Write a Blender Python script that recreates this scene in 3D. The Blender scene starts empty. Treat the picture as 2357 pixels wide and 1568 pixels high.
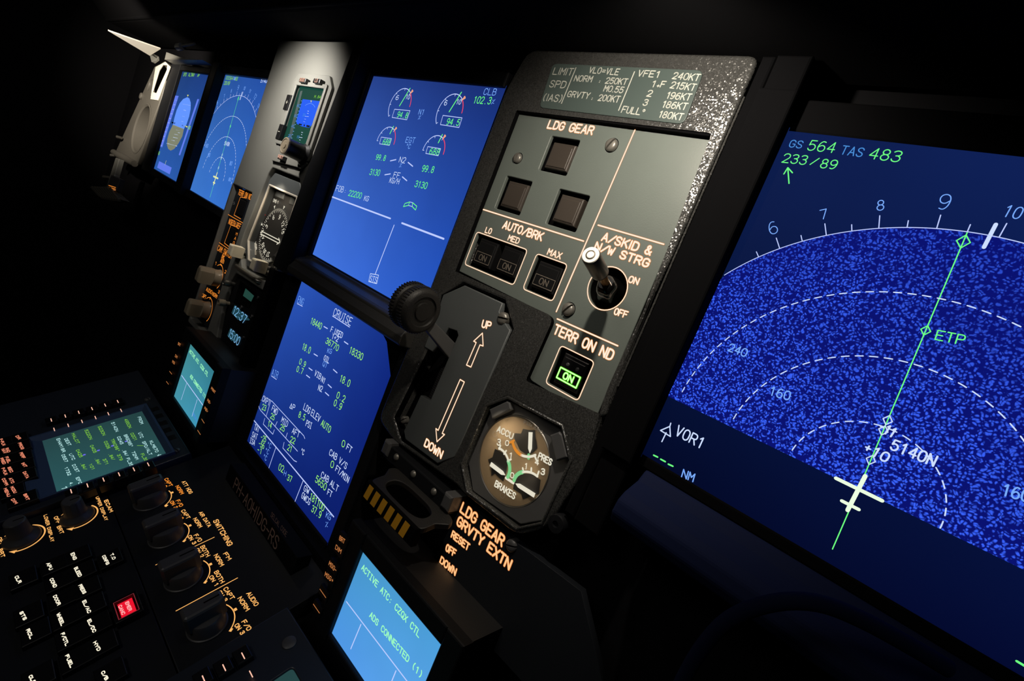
import bpy, bmesh, math, random
from mathutils import Matrix, Vector
from math import radians as rad, sin, cos, pi, atan2, hypot

random.seed(7)
SC = bpy.context.scene
COL = SC.collection

# ------------------------------------------------------------------ frames
# main instrument panel: x right, y up the panel, z out towards the crew (mm)
# the panel leans 13 degrees forward, the pedestal falls away from it
RC = ((0.6997987, -0.3711051, 0.6103792), (0.3659004, 0.9200794, 0.1398959), (-0.6135134, 0.125439, 0.7796578))
FOC = 1180.1
CAM = (353.753, -82.808, 195.083)
TILT = rad(13)
MW = Matrix(((1, 0, 0, 0), (0, sin(TILT), -cos(TILT), 0), (0, cos(TILT), sin(TILT), 1.0), (0, 0, 0, 1)))
PY0 = -287.158
c65, s65 = cos(rad(65)), sin(rad(65))
PM = Matrix(((1, 0, 0, 0), (0, c65, s65, PY0 / 1000), (0, -s65, c65, 0), (0, 0, 0, 1)))


def px_ray(px, py):
    """direction of a photo pixel, in main panel axes"""
    d = ((px - 1178.5) / FOC, (py - 784) / FOC, 1.0)
    return Vector((sum(RC[i][0] * d[i] for i in range(3)),
                   -sum(RC[i][1] * d[i] for i in range(3)),
                   -sum(RC[i][2] * d[i] for i in range(3))))


class Frame:
    def __init__(s, m):
        s.m = m                                   # frame -> main (metres)
        s.w = MW @ m
        inv = m.inverted()
        s.c = inv @ (Vector(CAM) / 1000) * 1000
        s.r = inv.to_3x3()

    def at(s, px, py, h=0.0):
        d = s.r @ px_ray(px, py)
        k = (h - s.c.z) / d.z
        return (s.c.x + d.x * k, s.c.y + d.y * k)


MAIN = Frame(Matrix.Identity(4))
PED = Frame(PM)

# ------------------------------------------------------------------ camera
cam = bpy.data.cameras.new('camera')
cam.sensor_width = 36.0
cam.lens = FOC / 2357 * 36
cam.clip_start = 0.005
cam.clip_end = 20
co = bpy.data.objects.new('camera', cam)
COL.objects.link(co)
Rm = Matrix(((RC[0][0], -RC[1][0], -RC[2][0]), (-RC[0][1], RC[1][1], RC[2][1]), (-RC[0][2], RC[1][2], RC[2][2])))
# columns: camera right, camera up, camera back expressed in the panel axes
right = Vector((RC[0][0], -RC[0][1], -RC[0][2]))
down = Vector((RC[1][0], -RC[1][1], -RC[1][2]))
fwd = Vector((RC[2][0], -RC[2][1], -RC[2][2]))
mc = Matrix(((right.x, -down.x, -fwd.x, CAM[0] / 1000), (right.y, -down.y, -fwd.y, CAM[1] / 1000),
             (right.z, -down.z, -fwd.z, CAM[2] / 1000), (0, 0, 0, 1)))
co.matrix_world = MW @ mc
SC.camera = co

# ------------------------------------------------------------------ world, exposure
w = bpy.data.worlds.new('night')
SC.world = w
w.use_nodes = True
w.node_tree.nodes['Background'].inputs[0].default_value = (0.25, 0.35, 0.8, 1)
w.node_tree.nodes['Background'].inputs[1].default_value = 0.002
SC.view_settings.view_transform = 'Standard'
SC.view_settings.look = 'None'
SC.view_settings.exposure = 0
SC.view_settings.gamma = 1


def hexc(r, g, b):
    f = lambda v: (v / 255 / 12.92) if v / 255 <= 0.04045 else ((v / 255 + 0.055) / 1.055) ** 2.4
    return (f(r), f(g), f(b), 1.0)


# ------------------------------------------------------------------ flood lights under the glareshield, and added fill lights
def spot(name, pos, target, power, cone, blend, color, size=0.006):
    l = bpy.data.lights.new(name, 'SPOT')
    l.energy = power
    l.spot_size = rad(cone)
    l.spot_blend = blend
    l.color = color
    l.shadow_soft_size = size
    o = bpy.data.objects.new(name, l)
    COL.objects.link(o)
    p = Vector(pos) / 1000
    t = Vector(target) / 1000
    q = (t - p).to_track_quat('-Z', 'Y')
    o.matrix_world = MW @ (Matrix.Translation(p) @ q.to_matrix().to_4x4())
    return o


WARM = (1.0, 0.89, 0.74)
spot('gear_panel_flood_light', (248, 7, 80), (238, -30, 0), 0.72, 122, 0.6, WARM, 0.003)
spot('gear_panel_fill_light', (180, 16, 120), (200, -150, 0), 0.13, 90, 0.9, WARM, 0.01)  # added fill for the dim lower left of the gear side
spot('standby_flood_light', (-68, 8, 80), (-84, -34, 0), 1.05, 100, 0.9, (1, 0.94, 0.86))
spot('captain_flood_light', (-340, -25, 200), (-520, -25, 20), 6.5, 60, 0.8, (1, 0.88, 0.72))

overhead_fill = bpy.data.lights.new('overhead_fill_light', 'AREA')  # added overhead fill so the pedestal knobs show, not a fitted lamp
overhead_fill.energy = 1.0
overhead_fill.size = 0.25
overhead_fill.color = (1, .93, .85)
dob = bpy.data.objects.new('overhead_fill_light', overhead_fill)
COL.objects.link(dob)
dob.matrix_world = Matrix.Translation((0.1, -0.9, 1.75)) @ Matrix.Rotation(rad(35), 4, 'X')


# ------------------------------------------------------------------ materials
def mat(name, color=(0.05, 0.05, 0.05, 1), rough=0.5, metal=0.0, emit=None, strength=1.0, bump=None, spec=0.5, coat=0.0, mottle=0.0):
    m = bpy.data.materials.new(name)
    m.use_nodes = True
    nt = m.node_tree
    b = nt.nodes['Principled BSDF']
    b.inputs['Base Color'].default_value = color
    b.inputs['Roughness'].default_value = rough
    b.inputs['Metallic'].default_value = metal
    b.inputs['Specular IOR Level'].default_value = spec
    b.inputs['Coat Weight'].default_value = coat
    if emit:
        b.inputs['Emission Color'].default_value = emit
        b.inputs['Emission Strength'].default_value = strength
    tc = nt.nodes.new('ShaderNodeTexCoord')
    if bump:
        scale, amt, dist = bump
        n = nt.nodes.new('ShaderNodeTexNoise')
        n.inputs['Scale'].default_value = scale
        n.inputs['Detail'].default_value = 3
        nt.links.new(tc.outputs['Object'], n.inputs['Vector'])
        bn = nt.nodes.new('ShaderNodeBump')
        bn.inputs['Strength'].default_value = amt
        bn.inputs['Distance'].default_value = dist
        nt.links.new(n.outputs['Fac'], bn.inputs['Height'])
        nt.links.new(bn.outputs['Normal'], b.inputs['Normal'])
    if mottle:
        n2 = nt.nodes.new('ShaderNodeTexNoise')
        n2.inputs['Scale'].default_value = 90
        n2.inputs['Detail'].default_value = 5
        nt.links.new(tc.outputs['Object'], n2.inputs['Vector'])
        mx = nt.nodes.new('ShaderNodeMix')
        mx.data_type = 'RGBA'
        mx.inputs[6].default_value = tuple(c * (1 - mottle) for c in color[:3]) + (1,)
        mx.inputs[7].default_value = tuple(min(1, c * (1 + mottle)) for c in color[:3]) + (1,)
        nt.links.new(n2.outputs['Fac'], mx.inputs[0])
        nt.links.new(mx.outputs[2], b.inputs['Base Color'])
    return m


def sparkle_mat(name, color, rough, scale, tilt, spec=1.0):
    """wrinkle paint: every tiny grain leans its own way and glints where a lamp meets it"""
    m = mat(name, color, rough, spec=spec, mottle=0.12)
    nt = m.node_tree
    b = nt.nodes['Principled BSDF']
    tc = nt.nodes.new('ShaderNodeTexCoord')
    v = nt.nodes.new('ShaderNodeTexVoronoi')
    v.inputs['Scale'].default_value = scale
    nt.links.new(tc.outputs['Object'], v.inputs['Vector'])
    a = nt.nodes.new('ShaderNodeVectorMath')
    a.operation = 'SUBTRACT'
    a.inputs[1].default_value = (.5, .5, .5)
    nt.links.new(v.outputs['Color'], a.inputs[0])
    c = nt.nodes.new('ShaderNodeVectorMath')
    c.operation = 'SCALE'
    c.inputs['Scale'].default_value = tilt
    nt.links.new(a.outputs[0], c.inputs[0])
    g = nt.nodes.new('ShaderNodeNewGeometry')
    d = nt.nodes.new('ShaderNodeVectorMath')
    nt.links.new(g.outputs['Normal'], d.inputs[0])
    nt.links.new(c.outputs[0], d.inputs[1])
    e = nt.nodes.new('ShaderNodeVectorMath')
    e.operation = 'NORMALIZE'
    nt.links.new(d.outputs[0], e.inputs[0])
    nt.links.new(e.outputs[0], b.inputs['Normal'])
    return m


def screen_mat(name, corners, rough=0.12):
    """backlit tube face: colour eases between its four corners (tl, tr, bl, br)"""
    m = bpy.data.materials.new(name)
    m.use_nodes = True
    nt = m.node_tree
    b = nt.nodes['Principled BSDF']
    b.inputs['Base Color'].default_value = (0.0005, 0.0005, 0.0005, 1)
    b.inputs['Roughness'].default_value = 0.5
    b.inputs['Specular IOR Level'].default_value = 0.0
    tc = nt.nodes.new('ShaderNodeTexCoord')
    sp = nt.nodes.new('ShaderNodeSeparateXYZ')
    nt.links.new(tc.outputs['Generated'], sp.inputs[0])

    def mix(fac, a, c):
        x = nt.nodes.new('ShaderNodeMix')
        x.data_type = 'RGBA'
        nt.links.new(fac, x.inputs[0])
        for i, v in ((6, a), (7, c)):
            if isinstance(v, tuple):
                x.inputs[i].default_value = v
            else:
                nt.links.new(v, x.inputs[i])
        return x.outputs[2]
    tl, tr, bl, br = corners
    top = mix(sp.outputs[0], tl, tr)
    bot = mix(sp.outputs[0], bl, br)
    col = mix(sp.outputs[1], bot, top)
    # faint phosphor unevenness
    n = nt.nodes.new('ShaderNodeTexNoise')
    n.inputs['Scale'].default_value = 25
    nt.links.new(tc.outputs['Object'], n.inputs['Vector'])
    mr = nt.nodes.new('ShaderNodeMapRange')
    mr.inputs[3].default_value = 0.9
    mr.inputs[4].default_value = 1.1
    nt.links.new(n.outputs['Fac'], mr.inputs[0])
    nt.links.new(mr.outputs[0], b.inputs['Emission Strength'])
    nt.links.new(col, b.inputs['Emission Color'])
    return m


def weather_mat():
    m = bpy.data.materials.new('terrain_returns')
    m.use_nodes = True
    nt = m.node_tree
    b = nt.nodes['Principled BSDF']
    b.inputs['Base Color'].default_value = (0.0005, 0.0005, 0.0005, 1)
    b.inputs['Roughness'].default_value = 0.5
    b.inputs['Specular IOR Level'].default_value = 0.0
    tc = nt.nodes.new('ShaderNodeTexCoord')
    n = nt.nodes.new('ShaderNodeTexNoise')
    n.inputs['Scale'].default_value = 420
    n.inputs['Detail'].default_value = 1.0
    wv = nt.nodes.new('ShaderNodeVectorMath')
    wv.operation = 'SCALE'
    wv.inputs['Scale'].default_value = 0.0022
    nt.links.new(tc.outputs['Object'], n.inputs['Vector'])
    nt.links.new(n.outputs['Color'], wv.inputs[0])
    ad = nt.nodes.new('ShaderNodeVectorMath')
    ad.operation = 'ADD'
    nt.links.new(tc.outputs['Object'], ad.inputs[0])
    nt.links.new(wv.outputs[0], ad.inputs[1])
    v = nt.nodes.new('ShaderNodeTexVoronoi')
    v.inputs['Scale'].default_value = 1120
    nt.links.new(ad.outputs[0], v.inputs['Vector'])
    big = nt.nodes.new('ShaderNodeTexNoise')
    big.inputs['Scale'].default_value = 28
    big.inputs['Detail'].default_value = 3
    nt.links.new(tc.outputs['Object'], big.inputs['Vector'])
    # returns thin out towards the far right of the arc
    sp = nt.nodes.new('ShaderNodeSeparateXYZ')
    nt.links.new(tc.outputs['Object'], sp.inputs[0])
    g = nt.nodes.new('ShaderNodeMath')
    g.operation = 'MULTIPLY_ADD'
    g.inputs[1].default_value = -8.5
    g.inputs[2].default_value = 1.05
    nt.links.new(sp.outputs[1], g.inputs[0])
    g2 = nt.nodes.new('ShaderNodeMath')
    g2.operation = 'MULTIPLY_ADD'
    g2.inputs[1].default_value = -3.6
    nt.links.new(sp.outputs[0], g2.inputs[0])
    nt.links.new(g.outputs[0], g2.inputs[2])
    g3 = nt.nodes.new('ShaderNodeMath')
    g3.operation = 'ADD'
    g3.use_clamp = True
    nt.links.new(g2.outputs[0], g3.inputs[0])
    nt.links.new(big.outputs['Fac'], g3.inputs[1])
    r = nt.nodes.new('ShaderNodeValToRGB')
    r.color_ramp.elements[0].position = 0.24
    r.color_ramp.elements[0].color = (1, 1, 1, 1)
    r.color_ramp.elements[1].position = 0.52
    r.color_ramp.elements[1].color = (0, 0, 0, 1)
    nt.links.new(v.outputs['Distance'], r.inputs[0])
    mu = nt.nodes.new('ShaderNodeMath')
    mu.operation = 'MULTIPLY'
    nt.links.new(r.outputs[0], mu.inputs[0])
    nt.links.new(g3.outputs[0], mu.inputs[1])
    mx = nt.nodes.new('ShaderNodeMix')
    mx.data_type = 'RGBA'
    mx.inputs[6].default_value = hexc(10, 18, 112)
    mx.inputs[7].default_value = hexc(58, 100, 255)
    nt.links.new(mu.outputs[0], mx.inputs[0])
    nt.links.new(mx.outputs[2], b.inputs['Emission Color'])
    b.inputs['Emission Strength'].default_value = 1.0
    return m


M = {}
M['faceplate'] = mat('grey_green_faceplate', (0.112, 0.131, 0.120, 1), 0.42, bump=(1800, 0.12, 0.0003), mottle=0.06)
M['moulding'] = sparkle_mat('grey_wrinkle_paint', (0.036, 0.036, 0.035, 1), 0.25, 2300, 0.44)
M['soft_grey'] = mat('smooth_grey_paint', (0.075, 0.082, 0.084, 1), 0.45, bump=(2200, 0.1, 0.0003), mottle=0.06)
M['left_grey'] = mat('pale_grey_paint', (0.17, 0.17, 0.155, 1), 0.45, bump=(1500, 0.15, 0.0003))
M['trim_grey'] = mat('warm_grey_trim_paint', (0.10, 0.094, 0.082, 1), 0.45, bump=(1500, 0.15, 0.0003))
M['black'] = mat('matt_black', (0.008, 0.008, 0.009, 1), 0.55, bump=(1500, 0.2, 0.0003))
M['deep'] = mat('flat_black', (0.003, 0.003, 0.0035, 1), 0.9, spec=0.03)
M['bezel'] = mat('black_bezel_paint', (0.008, 0.0085, 0.010, 1), 0.5, spec=0.12, bump=(1700, 0.25, 0.0003))
M['board'] = mat('black_structure', (0.003, 0.003, 0.004, 1), 0.8, spec=0.1)
M['dark_board'] = mat('dark_blue_grey_faceplate', (0.012, 0.014, 0.018, 1), 0.5, spec=0.25, bump=(1800, 0.12, 0.0003))
M['key'] = mat('black_plastic_key', (0.006, 0.006, 0.0065, 1), 0.35)
M['button'] = mat('dark_brown_button', (0.042, 0.034, 0.028, 1), 0.4, bump=(2500, 0.15, 0.0002), mottle=0.1)
M['knob'] = mat('dark_grey_knob', (0.07, 0.07, 0.072, 1), 0.42, bump=(1700, 0.15, 0.0002))
M['knob_tan'] = mat('grey_beige_knob', (0.30, 0.25, 0.18, 1), 0.3)
M['cream'] = mat('cream_plastic', (0.85, 0.76, 0.58, 1), 0.4)
M['metal'] = mat('dull_steel', (0.32, 0.30, 0.27, 1), 0.33, metal=0.9)
M['screw'] = mat('grey_screw', (0.2, 0.19, 0.17, 1), 0.38, metal=0.5)
M['chrome'] = mat('bright_silver', (0.8, 0.76, 0.7, 1), 0.25, metal=0.9)
M['lever_dark'] = mat('dark_lever_metal', (0.07, 0.058, 0.046, 1), 0.34, metal=0.7)
M['cap_white'] = mat('white_cap', (0.8, 0.76, 0.68, 1), 0.4)
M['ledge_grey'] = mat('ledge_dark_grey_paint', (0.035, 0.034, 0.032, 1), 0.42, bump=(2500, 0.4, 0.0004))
M['ledge_blue_glow'] = mat('black_with_blue_screen_glow', (0.008, 0.012, 0.04, 1), 0.7, spec=0.04)  # blue of the screen's light mixed into this base colour
M['brass'] = mat('brown_metal_lever', (0.35, 0.2, 0.08, 1), 0.25, metal=0.8)
M['rubber'] = mat('glossy_black_rubber', (0.004, 0.004, 0.004, 1), 0.12, coat=0.6)
M['wheel'] = mat('black_rubber_wheel', (0.013, 0.012, 0.011, 1), 0.5, bump=(1400, 0.3, 0.0004))
M['white_paint'] = mat('off_white_print', (0.4, 0.41, 0.37, 1), 0.5)
M['grey_paint'] = mat('grey_print', (0.3, 0.28, 0.24, 1), 0.5)
M['placard'] = mat('grey_green_placard', (0.05, 0.068, 0.064, 1), 0.42)
M['tan_dial'] = mat('bronze_dial', (0.26, 0.19, 0.115, 1), 0.7, spec=0.15, bump=(900, 0.1, 0.0002), mottle=0.15)
M['faint_print'] = mat('faint_legend_print', (0.13, 0.11, 0.09, 1), 0.5)
M['yellow'] = mat('yellow_stripe_paint', (0.75, 0.36, 0.02, 1), 0.5, mottle=0.1)
M['reg_print'] = mat('brown_grey_print', (0.36, 0.24, 0.2, 1), 0.5)
M['vane'] = mat('white_vane', (0.75, 0.72, 0.64, 1), 0.45)
M['dial_black'] = mat('black_dial', (0.018, 0.017, 0.016, 1), 0.5)
M['red_flag'] = mat('red_flag', (0.6, 0.03, 0.03, 1), 0.5)
M['glass_edge'] = mat('frosted_glass_edge', (0.55, 0.5, 0.42, 1), 0.2)


def pane_mat():
    m = bpy.data.materials.new('clear_glass_pane')
    m.use_nodes = True
    nt = m.node_tree
    nt.nodes.remove(nt.nodes['Principled BSDF'])
    a = nt.nodes.new('ShaderNodeBsdfTransparent')
    g = nt.nodes.new('ShaderNodeBsdfGlossy')
    g.inputs['Roughness'].default_value = 0.06
    x = nt.nodes.new('ShaderNodeMixShader')
    x.inputs[0].default_value = 0.05
    nt.links.new(a.outputs[0], x.inputs[1])
    nt.links.new(g.outputs[0], x.inputs[2])
    nt.links.new(x.outputs[0], nt.nodes['Material Output'].inputs[0])
    return m


M['pane'] = pane_mat()


def lit(name, rgb, strength=1.0):
    M[name] = mat(name, (0.002, 0.002, 0.002, 1), 0.6, emit=hexc(*rgb), strength=strength, spec=0.02)


lit('backlit_white', (255, 240, 218))
lit('backlit_fringe', (238, 150, 70), 0.9)
lit('backlit_amber', (255, 200, 140))
lit('backlit_edge', (235, 125, 50), 0.7)
lit('backlit_orange', (255, 150, 55), 0.9)
lit('backlit_dim', (205, 128, 72), 0.8)
lit('backlit_pink', (255, 196, 170))
lit('key_white', (255, 246, 220))
lit('crt_white', (205, 222, 255))
lit('crt_line', (190, 205, 255))
lit('crt_blue', (120, 170, 250))
lit('crt_green', (110, 255, 130))
lit('crt_green2', (160, 250, 110))
lit('crt_cyan', (70, 140, 215))
lit('crt_amber', (250, 170, 130))
lit('crt_red', (235, 70, 100))
lit('crt_purple', (120, 110, 255))
lit('dc_text', (160, 255, 190))
lit('mcdu_white', (190, 240, 240))
lit('mcdu_green', (130, 205, 60))
lit('green_lamp', (120, 255, 60), 1.0)
lit('green_core', (215, 255, 190), 1.3)
lit('clock_digit', (120, 180, 225), 0.9)
lit('clock_face', (28, 62, 72), 1.0)
lit('teal_face', (32, 66, 58), 1.0)
lit('red_lamp', (235, 20, 45))
lit('red_text', (255, 170, 170))
lit('red_rim', (150, 50, 60), 0.6)
lit('isis_sky', (35, 95, 245))
lit('isis_earth', (22, 70, 58))
lit('pfd_sky', (100, 150, 255))
lit('pfd_ground', (128, 132, 112))
lit('pfd_tape', (98, 125, 238))
lit('pfd_yellow', (210, 215, 120))
lit('nd_yellow', (225, 235, 170))
lit('dial_lit', (255, 248, 225), 0.85)
lit('dial_orange', (240, 150, 50), 0.85)
lit('dial_green', (140, 225, 150), 0.85)
M['wx'] = weather_mat()


# ------------------------------------------------------------------ object helpers
class Ctx:
    """a thing: an Empty at its base and the frame its parts are given in"""

    def __init__(s, name, label, cat, frame, x, y, h=0, group=None, kind=None):
        o = bpy.data.objects.new(name, None)
        o.empty_display_size = 0.01
        COL.objects.link(o)
        o.matrix_world = frame.w @ Matrix.Translation((x / 1000, y / 1000, h / 1000))
        o['label'] = label
        o['category'] = cat
        if group:
            o['group'] = group
        if kind:
            o['kind'] = kind
        s.o, s.f, s.org = o, frame, (x, y, h)


class MB:
    def __init__(s):
        s.v, s.f = [], []

    def add(s, vs, fs):
        n = len(s.v)
        s.v += [tuple(v) for v in vs]
        s.f += [tuple(i + n for i in f) for f in fs]
        return s

    def build(s, ctx, name, m, parent=None, smooth=False, bev=0, label=None, kind=None, second=None):
        me = bpy.data.meshes.new(name)
        ox, oy, oz = ctx.org
        nf = len(s.f)
        if second:
            s.add(second[0].v, second[0].f)
        me.from_pydata([((a - ox) / 1000, (b - oy) / 1000, (c - oz) / 1000) for a, b, c in s.v], [], s.f)
        me.validate()
        me.update()
        if smooth:
            for p in me.polygons:
                p.use_smooth = True
            try:
                me.set_sharp_from_angle(angle=rad(38))
            except Exception:
                pass
        me.materials.append(M[m])
        if second:
            me.materials.append(M[second[1]])
            for p in me.polygons:
                p.material_index = 1 if p.index >= nf else 0
        o = bpy.data.objects.new(name, me)
        COL.objects.link(o)
        o.parent = parent or ctx.o
        if bev:
            md = o.modifiers.new('bevel', 'BEVEL')
            md.width = bev / 1000
            md.segments = 2
            md.limit_method = 'ANGLE'
        if label:
            o['label'] = label
        if kind:
            o['kind'] = kind
        return o

    # --- shapes (mm, frame coordinates)
    def prism(s, pts, h0, h1, bev=0.0):
        area = sum(pts[i - 1][0] * p[1] - p[0] * pts[i - 1][1] for i, p in enumerate(pts))
        if area < 0:
            pts = pts[::-1]
        n = len(pts)
        rings = [(pts, h0)]
        if bev > 0:
            rings.append((pts, h1 - bev))
            rings.append((inset(pts, bev * 0.35), h1 - bev * 0.35))
            rings.append((inset(pts, bev), h1))
        else:
            rings.append((pts, h1))
        vs = []
        for r, h in rings:
            vs += [(x, y, h) for x, y in r]
        fs = []
        for k in range(len(rings) - 1):
            for i in range(n):
                j = (i + 1) % n
                fs.append((k * n + i, k * n + j, (k + 1) * n + j, (k + 1) * n + i))
        fs.append(tuple(range(n))[::-1])
        fs.append(tuple((len(rings) - 1) * n + i for i in range(n)))
        return s.add(vs, fs)

    def flat(s, pts, h):
        area = sum(pts[i - 1][0] * p[1] - p[0] * pts[i - 1][1] for i, p in enumerate(pts))
        if area < 0:
            pts = pts[::-1]
        return s.add([(x, y, h) for x, y in pts], [tuple(range(len(pts)))])

    def lathe(s, c, prof, axis=(0, 0, 1), n=32, ref=None, wob=None, caps=True):
        """prof: (radius, distance along axis)"""
        a = Vector(axis).normalized()
        r = Vector(ref or ((1, 0, 0) if abs(a.x) < 0.8 else (0, 1, 0)))
        u = (r - a * r.dot(a)).normalized()
        v = a.cross(u)
        c = Vector(c)
        vs, fs = [], []
        for k, (rr, d) in enumerate(prof):
            for i in range(n):
                t = 2 * pi * i / n
                q = rr * (wob(t, k) if wob else 1)
                vs.append(c + a * d + u * (q * cos(t)) + v * (q * sin(t)))
        for k in range(len(prof) - 1):
            for i in range(n):
                j = (i + 1) % n
                fs.append((k * n + i, k * n + j, (k + 1) * n + j, (k + 1) * n + i))
        if caps:
            fs.append(tuple(range(n))[::-1])
            fs.append(tuple((len(prof) - 1) * n + i for i in range(n)))
        return s.add(vs, fs)

    def ribbon(s, pts, wdt, h, cap=True, th=0.0, closed=False):
        """flat stroke with round joints lying at height h (th gives it thickness)"""
        if closed:
            pts = list(pts) + [pts[0]]
        hw = wdt / 2
        for a, b in zip(pts, pts[1:]):
            dx, dy = b[0] - a[0], b[1] - a[1]
            L = hypot(dx, dy)
            if L < 1e-6:
                continue
            nx, ny = -dy / L * hw, dx / L * hw
            q = [(a[0] - nx, a[1] - ny), (b[0] - nx, b[1] - ny), (b[0] + nx, b[1] + ny), (a[0] + nx, a[1] + ny)]
            if th:
                s.prism(q, h - th, h)
            else:
                s.flat(q, h)
        if cap:
            for i, p in enumerate(pts):
                if not closed and i in (0, len(pts) - 1) and cap == 'butt':
                    continue
                s.flat([(p[0] + hw * cos(t * pi / 4), p[1] + hw * sin(t * pi / 4)) for t in range(8)], h + 0.001)
        return s

    def box(s, x0, x1, y0, y1, h0, h1, bev=0.0):
        return s.prism([(x0, y0), (x1, y0), (x1, y1), (x0, y1)], h0, h1, bev)

    def hexa(s, p):
        """eight corners: four bottom, four top, both in the same order"""
        return s.add(p, [(3, 2, 1, 0), (4, 5, 6, 7), (0, 1, 5, 4), (1, 2, 6, 5), (2, 3, 7, 6), (3, 0, 4, 7)])

    def tube(s, pts, r, n=14):
        """round bar through 3-D points"""
        P = [Vector(p) for p in pts]
        rs = r if isinstance(r, (list, tuple)) else [r] * len(P)
        vs, fs = [], []
        for i, p in enumerate(P):
            d = (P[min(i + 1, len(P) - 1)] - P[max(i - 1, 0)]).normalized()
            u = d.cross(Vector((0.123, 0.2, 1))).normalized()
            v = d.cross(u)
            for k in range(n):
                t = 2 * pi * k / n
                vs.append(p + u * (rs[i] * cos(t)) + v * (rs[i] * sin(t)))
        for i in range(len(P) - 1):
            for k in range(n):
                j = (k + 1) % n
                fs.append((i * n + k, i * n + j, (i + 1) * n + j, (i + 1) * n + k))
        fs.append(tuple(range(n))[::-1])
        fs.append(tuple((len(P) - 1) * n + k for k in range(n)))
        return s.add(vs, fs)


def inset(pts, d):
    """move each edge of a counter-clockwise outline inwards"""
    n = len(pts)
    out = []
    for i in range(n):
        a, b, c = Vector(pts[i - 1]), Vector(pts[i]), Vector(pts[(i + 1) % n])
        e1, e2 = (b - a), (c - b)
        if e1.length < 1e-6 or e2.length < 1e-6:
            out.append(tuple(b))
            continue
        e1.normalize()
        e2.normalize()
        n1, n2 = Vector((-e1.y, e1.x)), Vector((-e2.y, e2.x))
        k = n1 + n2
        den = 1 + n1.dot(n2)
        out.append(tuple(b + k * (d / max(den, 0.3))))
    return out


def rounded(pts, r, n=4):
    """round the corners of an outline"""
    out = []
    m = len(pts)
    for i in range(m):
        a, b, c = Vector(pts[i - 1]), Vector(pts[i]), Vector(pts[(i + 1) % m])
        u, v = (a - b), (c - b)
        rr = min(r, u.length * 0.45, v.length * 0.45)
        p, q = b + u.normalized() * rr, b + v.normalized() * rr
        for k in range(n + 1):
            t = k / n
            out.append(tuple(p * (1 - t) ** 2 + b * (2 * t * (1 - t)) + q * t * t))
    return out


def rect(x0, x1, y0, y1):
    return [(x0, y0), (x1, y0), (x1, y1), (x0, y1)]


def slab(ctx, name, m, outline, h0, h1, holes=(), bev=0.6, parent=None, label=None, kind=None):
    """plate with bevelled edges and cut-outs: a filled 2-D curve made into one mesh"""
    ox, oy, oz = ctx.org
    cu = bpy.data.curves.new(name, 'CURVE')
    cu.dimensions = '2D'
    cu.fill_mode = 'BOTH'
    bev = min(bev, (h1 - h0) / 2.1)
    cu.extrude = ((h1 - h0) / 2 - bev) / 1000
    cu.bevel_depth = bev / 1000
    cu.bevel_resolution = 2
    cu.offset = -bev / 1000
    for ring in [outline] + list(holes):
        sp = cu.splines.new('POLY')
        sp.points.add(len(ring) - 1)
        for p, (x, y) in zip(sp.points, ring):
            p.co = ((x - ox) / 1000, (y - oy) / 1000, 0, 1)
        sp.use_cyclic_u = True
    t = bpy.data.objects.new(name, cu)
    me = bpy.data.meshes.new_from_object(t)
    bpy.data.objects.remove(t)
    bpy.data.curves.remove(cu)
    me.transform(Matrix.Translation((0, 0, ((h0 + h1) / 2 - oz) / 1000)))
    me.materials.clear()
    me.materials.append(M[m])
    me.name = name
    o = bpy.data.objects.new(name, me)
    COL.objects.link(o)
    o.parent = parent or ctx.o
    if label:
        o['label'] = label
    if kind:
        o['kind'] = kind
    return o


# ------------------------------------------------------------------ views: crops of the photo measured for positions
class View:
    def __init__(s, ox, oy, sc, frame=MAIN, up=(0.37, -1.0)):
        s.ox, s.oy, s.s, s.f, s.up = ox, oy, sc, frame, up

    def px(s, x, y):
        return s.ox + x / s.s, s.oy + y / s.s

    def __call__(s, x, y, h=0.0):
        return s.f.at(*s.px(x, y), h)

    def P(s, pts, h=0.0):
        return [s(x, y, h) for x, y in pts]


z1 = View(200, 30, 3.484)
z2 = View(380, 380, 3.5636)
z3 = View(700, 140, 2.8)
z4 = View(520, 600, 2.3056)
z5 = View(1000, 120, 3.1013)
y1 = View(860, 480, 3.1357)
y2 = View(800, 860, 2.903)
y3 = View(1480, 280, 2.529)
y4 = View(1440, 880, 2.279)
y5 = View(0, 780, 3.408, PED, (0.93, -0.3))
y5m = View(0, 780, 3.408)
w1 = View(0, 1120, 3.466, PED, (0.87, -0.48))
w2 = View(640, 1160, 3.8426)
w3 = View(180, 1000, 3.1365, PED, (0.87, -0.47))
w3m = View(180, 1000, 3.1365)
a2 = View(780, 940, 4.355)
a3 = View(400, 560, 6.533)
a4 = View(1240, 880, 4.356)
full = View(0, 0, 1.0)

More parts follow.
